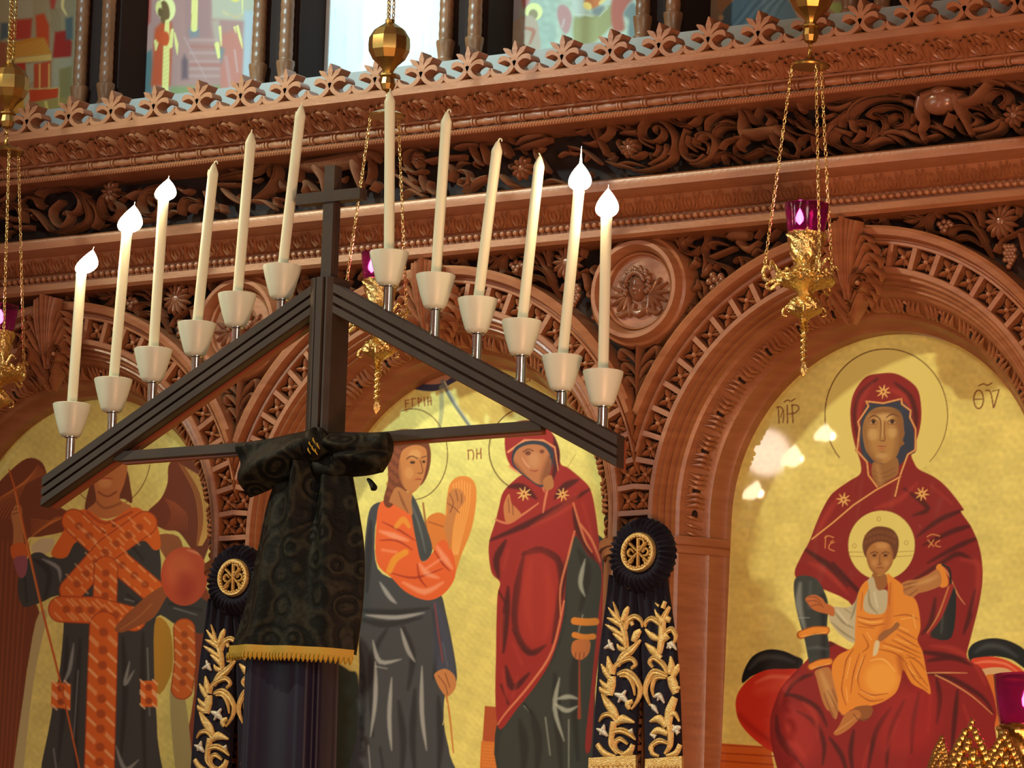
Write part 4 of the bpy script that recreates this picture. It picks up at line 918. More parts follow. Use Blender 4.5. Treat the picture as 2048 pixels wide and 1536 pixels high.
    if lit:
        mb = MB(); mb.lathe((x+fx*k, y-.010*k, Zp(.356)), [(.001, 0), (.008*k, .008*k), (.009*k, .016*k), (.006*k, .027*k), (.0005, .038*k)], 14); mb.build('oil_flame', M['oil_flame'], gl)
        l = bpy.data.lights.new('votive_light', 'POINT'); l.energy = .35; l.color = (1, .22, .42); l.shadow_soft_size = .01
        lo_ = bpy.data.objects.new('votive_light', l); COL.objects.link(lo_); lo_.location = (x+fx*k, y-.03*k, Zp(.425))
    if upper:
        cz = canz; mb = MB()
        mb.lathe((x, y, cz), [(.046*k, -.004), (.048*k, 0), (.036*k, .006), (.014*k, .014), (.006*k, .022), (.005*k, .032)], 28); can = mb.build('canopy', M['gold_dull'], o)
        for q, a_ in enumerate(arms):
            a = math.radians(200+120*q); mb = MB(); chain(mb, a_, (x+.042*k*math.cos(a), y+.042*k*math.sin(a), cz-.004)); mb.build('chain', M['gold'], o)
        mb = MB(); bz = ballz if ball else topz
        chain(mb, (x, y, cz+.03), (x, y, (bz-.11) if ball else topz), .0055); mb.build('chain', M['gold_dull'], o)
        if ball:
            mb = MB()
            mb.lathe((x, y, bz), [(.003, -.118), (.014, -.112), (.019, -.098), (.016, -.082), (.022, -.078), (.022, -.074), (.012, -.068), (.016, -.060), (.022, -.052), (.040, -.036), (.050, -.016), (.0515, 0), (.050, .018), (.038, .038), (.020, .050), (.0115, .056), (.0115, .064), (.004, .066)], 10)
            mb.build('counterweight', M['gold_dull'], o, sharp=20)
            for q in range(3):
                a = 2*math.pi*q/3+.4; mb = MB(); chain(mb, (x+.008*math.cos(a), y+.008*math.sin(a), bz+.06), (x+.010*math.cos(a), y+.010*math.sin(a), topz), .0040); mb.build('hanging_chain', M['gold_dull'], o)
    return o
yl_ = -.50
t1 = at(752, 829, yl_); b1 = at(767, 92, yl_); c1 = at(760, 250, yl_)
vigil_lamp('brass vigil lamp with magenta glass, partly hidden by the candle stand', t1, .98, ballz=float(b1[2]), canz=float(at(765, 232, yl_)[2]), fx=-.022)
t1 = at(1606, 755, yl_); b1 = at(1600, -8, yl_)
vigil_lamp('brass vigil lamp with purple glass hanging at the top left of the mother icon', t1, 1.0, ballz=float(b1[2]), canz=float(at(1604, 133, yl_)[2]))
t1 = at(-18, 925, yl_); b1 = at(-2, 172, yl_)
vigil_lamp('brass vigil lamp with glowing red glass cut by the left edge of the photo', t1, 1.0, ballz=float(b1[2]), canz=float(at(0, 305, yl_)[2]), fx=.016)
# the nearer standing lamp in the lower right corner
ky = -1.7; kk = 1.45
gz = at(2062, 1476, ky)
vigil_lamp('large aged brass lamp with purple glass in the lower right corner of the photo', (float(gz[0]), ky, float(gz[2])-.322*kk), kk, upper=False, name='oil_lamp', fx=.001, gm=M['gold_dull'])
ol = [o for o in COL.objects if o.name == 'oil_lamp'][0]
for u, v, hw, hh in ((1945, 1440, 40, 100), (1884, 1474, 17, 66), (2012, 1462, 34, 80)):
    mb = MB(); p = at(u, v, ky-.10)
    for j in range(12):
        q = j/11; w_ = hw/880/.83*q**.7
        for i in range(max(1, int(1+6*q))):
            n_ = max(1, int(1+6*q)); a = math.pi*(i+.5)/n_
            mb.ball((p[0]-w_*math.cos(a), p[1]-.6*w_*math.sin(a), p[2]-hh/880*q-.004), .0065+.006*q, 6, (1, 1, 1.25))
    mb.build('cast_leaf', M['gold_dull'], ol)
# ================================================================ painted panels
class Painter:
    def __init__(s, U, V, base):
        s.U, s.V = U, V; s.C = np.tile(np.asarray(base, float)/255, (len(U), 1)); s.o = (0, 0, 1.0); s.clip = None
    def fr(s, ox, oy, k): s.o = (ox, oy, k)
    def P(s, pts): return np.asarray(pts, float)/s.o[2]+np.array(s.o[:2])
    def _blend(s, idx, a, col):
        if s.clip is not None: a = a*s.clip[idx]
        if callable(col): col = col(s.U[idx], s.V[idx])
        s.C[idx] += (np.asarray(col, float)/255-s.C[idx])*a[:, None]
    def cover(s, q, soft):
        lo, hi = q.min(0)-soft, q.max(0)+soft
        idx = np.nonzero((s.U > lo[0]) & (s.U < hi[0]) & (s.V > lo[1]) & (s.V < hi[1]))[0]
        if not len(idx): return idx, np.zeros(0)
        x, y = s.U[idx], s.V[idx]; ins = np.zeros(len(idx), bool); d2 = np.full(len(idx), 1e9)
        for a, b in zip(q, np.roll(q, -1, 0)):
            if (a == b).all(): continue
            c = ((a[1] > y) != (b[1] > y))
            if a[1] != b[1]: ins ^= c & (x < (b[0]-a[0])*(y-a[1])/(b[1]-a[1])+a[0])
            ab = b-a; t = np.clip(((x-a[0])*ab[0]+(y-a[1])*ab[1])/(ab@ab), 0, 1)
            d2 = np.minimum(d2, (x-a[0]-t*ab[0])**2+(y-a[1]-t*ab[1])**2)
        d = np.sqrt(d2)*np.where(ins, 1, -1)
        return idx, np.clip(.5+d/soft, 0, 1)
    def fill(s, pts, col, soft=1.6, smooth=True, alpha=1.0, n=4, hold=False):
        q = s.P(pts); q = spl(q, n, True) if smooth else q
        idx, a = s.cover(q, soft); s._blend(idx, a*alpha, col)
        if hold: m = np.zeros(len(s.U)); m[idx] = a; return m
    def mask(s, pts, soft=1.6, smooth=True):
        q = s.P(pts); q = spl(q, 4, True) if smooth else q; idx, a = s.cover(q, soft); m = np.zeros(len(s.U)); m[idx] = a; return m
    def ell(s, c, rx, ry, col, soft=1.6, alpha=1.0, rot=0.0, hold=False):
        t = np.linspace(0, 2*np.pi, 40, endpoint=False); cr, sr = math.cos(rot), math.sin(rot)
        return s.fill(np.stack([c[0]+rx*np.cos(t)*cr-ry*np.sin(t)*sr, c[1]+rx*np.cos(t)*sr+ry*np.sin(t)*cr], 1), col, soft, False, alpha, hold=hold)
    def line(s, pts, w, col, alpha=1.0, soft=1.4, smooth=True, n=4):
        """stroke; w in crop pixels, one value or a list along it"""
        q = s.P(pts); q = spl(q, n) if smooth and len(q) > 2 else q
        w = np.atleast_1d(np.asarray(w, float))/s.o[2]*.5; ww = np.interp(np.linspace(0, 1, len(q)), np.linspace(0, 1, len(w)), w); R_ = ww.max()+soft
        lo, hi = q.min(0)-R_, q.max(0)+R_
        idx = np.nonzero((s.U > lo[0]) & (s.U < hi[0]) & (s.V > lo[1]) & (s.V < hi[1]))[0]
        if not len(idx): return
        x, y = s.U[idx], s.V[idx]; best = np.full(len(idx), -1e9)
        for a, b, wa, wb in zip(q[:-1], q[1:], ww[:-1], ww[1:]):
            ab = b-a; L = ab@ab
            if L < 1e-12: continue
            t = np.clip(((x-a[0])*ab[0]+(y-a[1])*ab[1])/L, 0, 1)
            best = np.maximum(best, wa+(wb-wa)*t-np.hypot(x-a[0]-t*ab[0], y-a[1]-t*ab[1]))
        s._blend(idx, np.clip(.5+best/soft, 0, 1)*alpha, col)
    def lines(s, L_, w, col, alpha=1.0, soft=1.4):
        for p in L_: s.line(p, w, col, alpha, soft)
    def noise(s, amp, sc, seed=0):
        r = np.random.default_rng(seed); v = np.zeros(len(s.U))
        for k in range(14):
            a = r.uniform(0, 6.28); f = sc*r.uniform(.5, 2.2); v += np.sin((s.U*math.cos(a)+s.V*math.sin(a))*f+r.uniform(0, 6.28))
        s.C *= (1+amp*v/3.7)[:, None]

def gold_leaf(p, c0, seed):
    """gilded ground: faint squares of leaf"""
    p.noise(.020, .05, seed); p.noise(.02, .3, seed+1); p.C *= (1+.012*np.sign(np.sin(p.U*.062+seed))*np.sign(np.sin((p.V+.1*p.U)*.060)))[:, None]
    p.C = np.clip(p.C, 0, 1)

TINT = np.array([1.0, .93, .80])
def panel(name, label, x0, x1, z0, z1, y, tilt, base, draw, m, step=(.0022, .0019), gain=1.08, leaf=None, group=None):
    """a painted board: fine grid in its own plane, leaning by tilt, pigment from draw(painter)"""
    zm = .5*(z0+z1); o = thing(name, label, 'icon', (.5*(x0+x1), y, z0), group)
    nx, nz = int((x1-x0)/step[0]), int((z1-z0)/step[1])
    xs, hs = np.linspace(x0, x1, nx+1), np.linspace(z0-zm, z1-zm, nz+1)
    G = np.empty((nz+1, nx+1, 3)); G[..., 0] = xs[None]; G[..., 1] = (y-hs*math.sin(tilt))[:, None]; G[..., 2] = (zm+hs*math.cos(tilt))[:, None]
    uv = px(G).reshape(-1, 2); p = Painter(uv[:, 0].copy(), uv[:, 1].copy(), base)
    if leaf is not None: gold_leaf(p, base, leaf)
    draw(p)
    col = np.clip(p.C, 0, 1); col = np.where(col <= .04045, col/12.92, ((col+.055)/1.055)**2.4)*gain/TINT; col = np.clip(col, .002, .92)
    v = G.reshape(-1, 3)-np.array(o.location); n1 = nx+1
    i, j = np.meshgrid(np.arange(nz), np.arange(nx), indexing='ij'); a = (i*n1+j).ravel()
    f = np.stack([a, a+1, a+n1+1, a+n1], 1)
    me = bpy.data.meshes.new('painting'); me.vertices.add(len(v)); me.vertices.foreach_set('co', v.ravel())
    me.loops.add(f.size); me.loops.foreach_set('vertex_index', f.ravel().astype(np.int32))
    me.polygons.add(len(f)); me.polygons.foreach_set('loop_start', np.arange(0, f.size, 4, dtype=np.int32)); me.polygons.foreach_set('loop_total', np.full(len(f), 4, np.int32))
    me.update(); me.validate()
    ca = me.color_attributes.new('pigment', 'FLOAT_COLOR', 'POINT'); ca.data.foreach_set('color', np.c_[col, np.ones(len(col))].ravel().astype(np.float32))
    me.materials.append(m); ob = bpy.data.objects.new('painting', me); COL.objects.link(ob); ob.parent = o
    mb = MB(); s_, c_ = math.sin(tilt), math.cos(tilt); rows = []
    for h in (z0-zm, z1-zm): rows.append([(x0, y-h*s_+.001, zm+h*c_), (x1, y-h*s_+.001, zm+h*c_), (x1, y-h*s_+.016, zm+h*c_), (x0, y-h*s_+.016, zm+h*c_)])
    mb.grid(rows, closed_v=True, cap=True); mb.build('panel_board', M['wood_dark'], o, False)
    return o
GOLD = (222, 209, 112)
RED, RDK, RLT = (134, 26, 26), (72, 10, 14), (176, 58, 44)
GRN, GDK, GLT = (52, 58, 56), (24, 28, 30), (132, 138, 130)
ORG, ODK, OLT = (222, 138, 44), (160, 78, 22), (244, 190, 92)
SKN, SDK, SLT = (176, 118, 62), (104, 60, 30), (206, 168, 112)
TRIM, INK = (206, 142, 72), (88, 52, 28)

def star(p, c, r, col=(226, 178, 96)):
    for k in range(4):
        a = k*math.pi/4+.15; d = (r*math.cos(a), r*math.sin(a)); p.line([(c[0]-d[0], c[1]-d[1]), (c[0]-.3*d[0], c[1]-.3*d[1]), (c[0]+.3*d[0], c[1]+.3*d[1]), (c[0]+d[0], c[1]+d[1])], [r*.12, r*.30, r*.30, r*.12], col, soft=1.0)
    p.ell(c, r*.16, r*.16, RED, 1.0)

def mother_and_child(p):
    # ---- lettering and halo
    p.fr(1440, 680, 3.368)
    p.ell((1120, 505), 413, 445, GOLD, 1.5); t = np.linspace(math.radians(140), math.radians(405), 60)
    p.line(np.stack([1120+413*np.cos(t), 505+445*np.sin(t)], 1), [7, 8, 7, 4], (96, 64, 26), .9, 1.2)
    ink = (120, 74, 36)
    for L_, w in (([(392,450),(398,560)],8), ([(382,455),(405,450),(428,480),(425,556)],8), ([(425,470),(408,520)],6), ([(452,440),(455,558)],8), ([(485,435),(492,556)],8), ([(452,500),(488,496)],7), ([(485,440),(520,440),(530,465),(505,492),(490,490)],8),
                  ([(432,418),(455,405),(478,412),(505,395)],8), ([(1835,345),(1880,335)],6), ([(1790,340),(1822,350),(1842,455)],9), ([(1880,335),(1845,455)],9), ([(1745,308),(1775,295),(1800,305),(1832,290)],8)):
        p.line(L_, w, ink, .95, 1.2)
    t = np.linspace(0, 2*np.pi, 30); p.line(np.stack([1742+32*np.cos(t), 400+62*np.sin(t)], 1), 9, ink, .95, 1.2); p.line([(1712, 400), (1772, 398)], 7, ink, .95, 1.2)
    p.fr(1440, 1090, 3.368)
    # ---- throne and cushions
    p.fill([(-60,1330),(340,1360),(380,1600),(-60,1600)], (196, 96, 34), smooth=False)
    for k in range(4): p.line([(-60, 1345+k*52), (360, 1365+k*58)], 8, (140, 52, 22), .8)
    for k in range(40): p.line([(-40+k*11, 1350), (-60+k*11, 1400)], 3, (220, 130, 60), .5)
    p.fill([(1990,1180),(2060,1150),(2060,1500),(1700,1500)], (180, 96, 40), smooth=False)
    p.fill([(150,930),(160,850),(220,750),(320,705),(420,712),(500,745),(560,780),(520,860),(430,860),(330,850),(220,880)], GDK, hold=True)
    p.line([(200,830),(280,760),(400,755),(500,790)], [14,40,34,14], (84, 92, 84), .55, 8)
    m = p.fill([(105,1080),(125,990),(200,900),(300,845),(420,835),(560,860),(560,1100),(430,1400),(330,1380),(210,1290),(130,1190)], (196, 52, 34), hold=True); p.clip = m
    p.line([(240,930),(330,890),(440,890),(560,900)], [10,26,26,10], (232, 140, 100), .6, 7); p.line([(130,1150),(240,1250),(360,1330)], 30, (140,26,20), .6, 12); p.line([(260,980),(420,930)], [60,90], (214,90,60), .5, 16); p.clip = None
    p.fill([(1670,730),(1700,670),(1780,635),(1880,630),(1980,660),(2060,720),(2060,830),(1960,770),(1820,750),(1700,790)], GDK); p.line([(1720,720),(1800,680),(1900,690),(2000,750)], [14,40,36,16], (86,92,92), .55, 8)
    p.fill([(1690,790),(1760,755),(1860,755),(1960,790),(2060,870),(2060,1000),(1860,1050),(1830,960)], (206, 66, 38)); p.fill([(1740,850),(1830,825),(1940,835),(2000,900),(1850,900)], (206, 170, 120)); p.line([(1700,800),(1800,785),(1920,800),(2000,850)], [8,18,18,10], (236,150,110), .7, 4)
    p.fill([(1780,900),(1860,870),(1990,900),(2060,1200),(1840,1220),(1860,1080)], (206, 110, 40))
    # ---- red robe, one silhouette
    body = [(1080,-1155),(980,-1130),(905,-1030),(880,-930),(880,-840),(893,-741),(918,-640),(945,-560),(945,-480),(870,-430),(760,-350),(700,-260),(650,-150),(600,-20),(550,70),(502,190),(560,260),(700,300),(900,420),(900,700),(700,640),(590,770),(500,860),(420,950),(370,1060),(338,1180),(345,1340),(390,1520),(420,1600),(1760,1600),
            (1850,1210),(1862,1110),(1830,980),(1760,830),(1665,760),(1690,620),(1740,420),(1768,240),(1762,90),(1740,-10),(1730,-40),(1688,-130),(1622,-225),(1642,-236),(1600,-300),(1520,-396),(1440,-460),(1340,-510),(1305,-560),(1290,-620),(1335,-740),(1355,-850),(1352,-960),(1330,-1050),(1270,-1110),(1180,-1155)]
    R_ = p.fill(body, RED, hold=True); p.clip = R_
    # folds
    dk = [[(1060,-1120),(950,-1020),(910,-880),(925,-720)],[(1180,-1090),(1280,-1000),(1320,-860),(1300,-700)],[(1240,-380),(1400,-250),(1300,-200)],[(1640,-236),(1480,-170),(1330,-60)],[(1690,-130),(1560,-90),(1370,0)],[(1740,-50),(1600,10),(1400,120)],
          [(760,120),(860,240),(1000,380)],[(620,60),(760,150),(930,300)],[(560,20),(700,120),(860,280)],[(1700,100),(1600,60),(1480,130),(1300,240)],[(1720,300),(1680,480),(1640,600)],[(1560,500),(1480,600),(1420,620)],[(1450,360),(1420,520),(1360,600)],
          [(1350,720),(1500,740),(1660,770)],[(1390,860),(1560,900),(1760,1020),(1840,1130)],[(1400,780),(1560,760),(1700,810)],[(430,1000),(540,1030),(660,1100),(720,1220)],[(380,1240),(470,1380),(560,1500)],[(380,1150),(400,1300),(470,1420)],[(520,1120),(640,1200),(700,1340),(690,1480)],
          [(620,870),(500,920),(440,1020)],[(1150,1100),(1050,1260),(1000,1500)],[(1240,1050),(1150,1250),(1120,1500)],[(1460,900),(1480,1040),(1460,1200)],[(1600,980),(1580,1180),(1560,1400)],[(1340,1000),(1300,1200),(1290,1400)],[(740,1300),(820,1420),(860,1560)],[(900,1250),(880,1400),(900,1560)],[(700,700),(800,640),(880,660)]]
    for q in dk: p.line(q, [14,34,30,10], RDK, .9, 5)
    for q in [[(1030,-1090),(945,-970),(925,-800)],[(1120,-1060),(1240,-1000),(1280,-880)],[(1420,-400),(1560,-280)],[(800,-320),(700,-170),(640,-40)],[(600,120),(720,180),(860,330)],[(1620,100),(1730,120),(1740,260),(1700,450)],[(1420,680),(1560,700),(1700,780),(1790,940)],[(430,1180),(480,1300),(580,1440)],[(560,1060),(640,1150),(660,1300)],[(1200,1180),(1120,1380)],[(1420,1000),(1400,1260)],[(540,880),(440,960),(400,1080)],[(1000,1350),(960,1500)],[(1640,1080),(1690,1230)],[(1050,-250),(1200,-300),(1330,-420)]]:
        p.line(q, [10,40,34,8], RLT, .6, 8)
    p.fill([(420,1120),(520,1090),(600,1140),(650,1260),(640,1400),(520,1480),(420,1360),(400,1220)], (176,48,40), 30, alpha=.5)
    p.fill([(1160,1000),(1400,960),(1480,1100),(1400,1350),(1150,1400),(1060,1250)], (168,38,36), 30, alpha=.5)
    p.clip = None
    # inner cap and face
    p.fill([(985,-945),(1080,-955),(1215,-970),(1285,-905),(1300,-790),(1320,-640),(1270,-600),(1150,-500),(1000,-560),(950,-640),(945,-800)], (44, 54, 72))
    F_ = p.fill([(960,-760),(975,-850),(1030,-915),(1110,-932),(1190,-915),(1230,-860),(1240,-770),(1250,-720),(1240,-680),(1215,-660),(1190,-600),(1150,-560),(1095,-548),(1040,-565),(1000,-610),(975,-660)], (176,132,70), hold=True); p.clip = F_
    p.fill([(960,-760),(985,-860),(1000,-700),(1020,-620),(1080,-560),(1000,-560)], (128,80,40), 16, alpha=.7); p.fill([(1180,-900),(1250,-860),(1250,-640),(1170,-560),(1190,-700)], (120,74,36), 16, alpha=.65)
    p.fill([(1000,-920),(1200,-930),(1210,-890),(1010,-880)], (120,78,40), 10, alpha=.6)
    p.ell((1105,-860), 55, 26, (206,172,108), 8, .8); p.ell((1030,-745), 34, 40, (200,164,100), 8, .8); p.ell((1160,-760), 32, 40, (200,164,100), 8, .8); p.ell((1090,-600), 40, 18, (196,158,96), 8, .8)
    p.clip = None
    p.line([(1000,-850),(1035,-872),(1075,-850),(1085,-800),(1080,-720)], [5,9,8,5,4], (92,50,26), .9, 1.4); p.line([(1120,-858),(1160,-882),(1205,-865)], [5,9,4], (92,50,26), .9, 1.4)
    for cx in (1032, 1158):
        p.ell((cx,-828), 26, 14, (188,150,100), 2); p.ell((cx+2,-830), 13, 14, (58,30,18), 1.6); p.line([(cx-30,-826),(cx,-846),(cx+30,-828)], [3,6,3], (58,32,20), .95, 1.2); p.line([(cx-28,-818),(cx,-808),(cx+28,-818)], 4, (110,64,36), .8, 1.2); p.line([(cx-26,-795),(cx,-788),(cx+26,-797)], 4, (124,80,44), .6, 2)
    p.line([(1110,-835),(1106,-760),(1112,-715),(1100,-700),(1075,-708)], [4,5,6,7,5], (104,56,30), .9, 1.4); p.line([(1095,-830),(1093,-730)], 6, (222,192,130), .8, 1.5)
    p.line([(1062,-668),(1090,-664),(1120,-666)], [3,8,3], (150,58,40), .95, 1.4); p.line([(1072,-652),(1092,-646),(1112,-652)], [3,7,3], (176,84,58), .9, 1.6); p.line([(1075,-630),(1095,-626),(1112,-630)], 4, (116,70,40), .7, 2)
    N_ = p.fill([(1035,-560),(1100,-545),(1190,-590),(1200,-480),(1130,-430),(1070,-392),(1035,-440),(1020,-500)], (150,104,54), hold=True); p.clip = N_
    for k in range(3): p.line([(1035,-500+k*30),(1090,-480+k*30),(1180,-520+k*30)], 6, (110,70,36), .6, 3)
    p.line([(1060,-530),(1080,-430)], 26, (190,148,90), .6, 10); p.clip = None
    p.fill([(1235,-720),(1275,-800),(1300,-700),(1290,-640),(1240,-690)], (40,52,72))
    # hems
    hem = [[(985,-968),(1100,-955),(1222,-985)],[(985,-968),(1000,-935),(930,-830),(940,-790),(925,-650),(918,-640),(990,-560),(1000,-470),(1060,-390)],[(1222,-985),(1225,-950),(1285,-905),(1280,-860),(1318,-780),(1315,-640),(1265,-610),(1210,-460),(1180,-330)],[(1215,-460),(1050,-370),(900,-270),(760,-150),(620,-40)]]
    for q in hem: p.line(q, 17, (150,70,40), .9, 1.6, False); p.line(q, 9, (232,178,102), .95, 1.2, False)
    for q in [[(1500,150),(1540,200),(1600,330),(1650,400)],[(1450,875),(1560,930),(1700,1020),(1835,1140)],[(1390,862),(1500,860),(1665,862)],[(1560,340),(1480,500),(1400,590)]]: p.line(q, [9,10,9,5], (216,158,96), .9, 1.4)
    for c in ((1100,-1032),(832,-305),(1360,-345)): star(p, c, 46)
    # ---- mother's right sleeve and hand (left in the picture)
    S_ = p.fill([(505,230),(560,205),(650,230),(710,330),(730,420),(720,560),(735,770),(620,830),(570,640),(520,460),(498,320)], GRN, hold=True); p.clip = S_
    p.line([(540,260),(530,400),(570,560)], [20,50,20], GLT, .8, 7); p.line([(610,250),(600,420)], [10,40,10], (120,128,120), .4, 9); p.line([(690,350),(700,560),(700,760)], 36, (18,20,24), .7, 10); p.line([(520,490),(600,490)], 6, (150,156,150), .8, 2); p.line([(580,700),(650,690),(720,700)], [10,26,10], (96,100,98), .6, 6); p.clip = None
    for q, w in (([(545,605),(630,575),(712,575)],56),([(615,820),(670,795),(738,785)],50)): p.line(q, w, ODK, 1, 2); p.line(q, w-14, ORG, 1, 2); p.line([(q[0][0],q[0][1]+12),(q[2][0],q[2][1]+14)], 5, (250,200,110), .8, 1.5)
    H_ = p.fill([(640,850),(700,825),(740,830),(770,900),(790,960),(800,1040),(830,1120),(825,1150),(800,1120),(785,1170),(765,1165),(740,1120),(720,1110),(690,1050),(665,960),(650,900)], SKN, hold=True)
    p.clip = H_; p.line([(680,860),(720,960),(760,1080)], [20,40,14], (206,164,96), .6, 8); p.clip = None
    for q in [[(700,1000),(730,1080),(770,1160)],[(725,980),(765,1060),(800,1140)],[(755,970),(790,1050),(825,1130)]]: p.line(q, [4,6,4], SDK, .8, 1.6)
    # ---- mother's left hand
    p.fill([(1455,150),(1500,135),(1540,260),(1480,280)], ORG); p.line([(1500,135),(1545,165),(1555,260)], 14, GDK)
    p.fill([(1470,165),(1490,265),(1400,310),(1330,330),(1270,390),(1225,405),(1200,390),(1230,350),(1205,340),(1190,315),(1240,290),(1210,270),(1260,240),(1330,230),(1400,200)], SKN)
    for q in [[(1200,385),(1260,350),(1330,300)],[(1195,320),(1250,300),(1320,270)],[(1215,275),(1270,262),(1330,250)]]: p.line(q, [4,6,4], SDK, .85, 1.6)
    p.line([(1300,270),(1400,240),(1460,210)], [10,30,12], (208,166,100), .6, 7)
    p.fill([(1540,260),(1590,330),(1560,620),(1420,610),(1460,480),(1520,400)], (30,34,36)); p.line([(1500,480),(1490,590)], [10,26,10], (110,120,112), .5, 6)
    p.line([(1555,280),(1480,480),(1400,600)], [40,36,10], (150,40,34), 1, 3); p.line([(1540,280),(1470,470),(1395,590)], [10,12,6], TRIM, .8, 2)
    # ---- child: halo, head
    C_ = p.ell((1088,2), 226, 235, GOLD, 1.5, hold=True); t = np.linspace(0, 2*np.pi, 50); p.line(np.stack([1088+226*np.cos(t), 2+235*np.sin(t)], 1), 4, (130,80,40), .7, 1.2)
    for q in [[(865,48),(960,48)],[(865,75),(970,78)],[(1190,48),(1305,42)],[(1190,78),(1300,70)]]: p.line(q, 4, (150,104,50), .7, 1.2)
    for (x, y) in ((1070,-175),(905,5),(1255,-15)):
        t = np.linspace(0, 2*np.pi, 16); p.line(np.stack([x+12*np.cos(t), y+14*np.sin(t)], 1), 4, (150,110,50), .7, 1.2)
    p.fill([(960,20),(975,-60),(1030,-115),(1090,-125),(1160,-105),(1200,-50),(1200,30),(1170,100),(1120,60),(1040,40),(990,90)], (104,58,30))
    for k in range(16): p.ell((985+(k % 8)*27, -60-30*math.sin(math.pi*(k % 8)/7)+(k//8)*40), 13, 12, (140,84,44), 3, .5)
    f2 = p.fill([(985,70),(1000,20),(1040,-15),(1090,-22),(1140,-5),(1165,50),(1165,110),(1140,160),(1105,195),(1070,205),(1030,185),(1000,140)], (172,116,58), hold=True); p.clip = f2
    p.fill([(985,70),(1010,150),(1060,205),(1000,200)], (110,62,30), 10, alpha=.7); p.fill([(1150,20),(1170,100),(1130,180),(1180,180)], (112,64,32), 10, alpha=.7); p.ell((1090,5), 40, 22, (204,156,90), 8, .7); p.ell((1040,120), 20, 22, (196,146,82), 7, .7); p.ell((1118,122), 18, 22, (196,146,82), 7, .7); p.clip = None
    for cx in (1040, 1115): p.line([(cx-26,58),(cx,46),(cx+24,56)], 6, (80,42,22), .9, 1.4); p.ell((cx,70), 14, 9, (70,36,20), 2, .95)
    p.line([(1078,65),(1074,110),(1082,128),(1062,130)], 5, (100,54,28), .85, 1.4); p.line([(1055,155),(1080,152),(1100,156)], [3,7,3], (140,58,36), .9, 1.4)
    p.fill([(1030,190),(1070,208),(1115,195),(1130,250),(1100,300),(1050,300),(1020,260)], (150,96,48))
    # ---- child: white tunic, orange mantle
    w_ = p.fill([(1030,215),(980,250),(940,300),(910,380),(860,420),(760,415),(740,440),(735,500),(770,560),(830,620),(910,660),(940,560),(1000,480),(1110,470),(1130,330),(1110,300),(1060,300)], (188,178,140), hold=True); p.clip = w_
    for q in [[(760,440),(830,520),(900,560)],[(930,330),(900,450),(880,500)],[(1000,300),(1010,400),(1060,460)],[(750,520),(830,590),(910,640)],[(840,430),(880,460)]]: p.line(q, [6,16,6], (128,118,84), .7, 3)
    for q in [[(790,440),(860,530)],[(1040,320),(1060,420)],[(960,300),(940,400)]]: p.line(q, [8,26,8], (228,222,190), .7, 5)
    p.clip = None
    p.fill([(745,405),(770,430),(765,480),(720,465),(660,450),(620,430),(600,405),(575,370),(590,345),(640,335),(690,360),(710,390)], (186,104,50)); 
    for q in [[(580,350),(640,350),(680,380)],[(585,380),(640,375),(690,400)],[(610,415),(660,400),(700,420)]]: p.line(q, [4,7,4], (120,58,28), .85, 1.6)
    m_ = p.fill([(930,330),(985,240),(1000,290),(970,360),(980,450),(1110,455),(1130,300),(1125,195),(1160,215),(1230,270),(1240,330),(1310,360),(1340,440),(1350,560),(1330,640),(1365,720),(1390,850),(1420,1000),(1370,975),(1290,930),(1235,840),(1215,920),(1180,1000),(1090,1060),(990,1090),(880,1110),(850,1150),(800,1110),(790,1020),(760,900),(755,810),(800,740),(900,680),(910,560)], ORG, hold=True); p.clip = m_
    p.line([(1130,290),(1130,500),(1080,640)], 50, (190,104,36), .6, 12); p.ell((1085,900), 110, 110, (236,168,66), 14, .7); p.line([(1210,760),(1230,860)], 40, (168,84,26), .7, 10)
    for q in [[(925,480),(1010,500),(1100,490)],[(930,520),(1020,545),(1110,530)],[(930,550),(1040,560)],[(1170,480),(1260,470),(1335,500)],[(1180,560),(1260,600),(1330,640)],[(1190,600),(1270,650),(1340,690)],[(1160,640),(1260,690),(1350,730)],[(1100,660),(1220,700),(1350,760)],[(1060,700),(1180,730),(1260,800)],[(960,600),(1000,680),(960,720)],
              [(900,700),(850,780),(830,900)],[(940,730),(900,860),(880,1000)],[(980,740),(930,880),(940,960)],[(940,970),(1020,1010),(1130,1000)],[(930,1000),(1010,1050),(1100,1040)],[(830,880),(820,980),(850,1080)],[(1250,800),(1310,900),(1400,980)],[(1280,780),(1330,860),(1400,950)],[(1230,840),(1280,920)],[(1260,740),(1340,790),(1380,840)],[(1290,870),(1350,900)],[(1250,760),(1320,760)],[(1150,250),(1140,400)],[(960,320),(950,440)]]:
        p.line(q, [4,9,4], (146,70,22), .8, 1.8)
    for q in [[(930,500),(1020,522),(1100,512)],[(1185,540),(1270,580)],[(1100,680),(1230,720)],[(1180,630),(1280,670)],[(880,760),(850,900)],[(960,760),(915,900)],[(950,985),(1040,1028)],[(1010,780),(1100,770),(1180,850)],[(1270,820),(1330,900)],[(1300,470),(1320,560)],[(990,590),(1020,640)],[(1220,500),(1310,485)],[(850,960),(860,1060)]]: p.line(q, [3,7,3], (255,222,140), .75, 1.8)
    p.clip = None
    p.fill([(1190,520),(1150,560),(1100,580),(1065,620),(1080,650),(1150,600),(1210,545)], (150,96,50)); p.fill([(1045,650),(1075,655),(1060,730),(1030,745)], (214,196,150))
    # feet
    p.fill([(905,1095),(1000,1080),(1030,1110),(1010,1160),(960,1185),(915,1140)], (140,84,40)); p.fill([(850,1130),(920,1110),(950,1150),(880,1230),(800,1280),(765,1270),(800,1220)], (176,112,54)); p.line([(770,1262),(850,1210),(930,1150)], [4,8,4], (214,158,92), .7, 2); p.line([(900,1140),(940,1180),(1000,1170)], 6, (96,50,26), .8, 2)
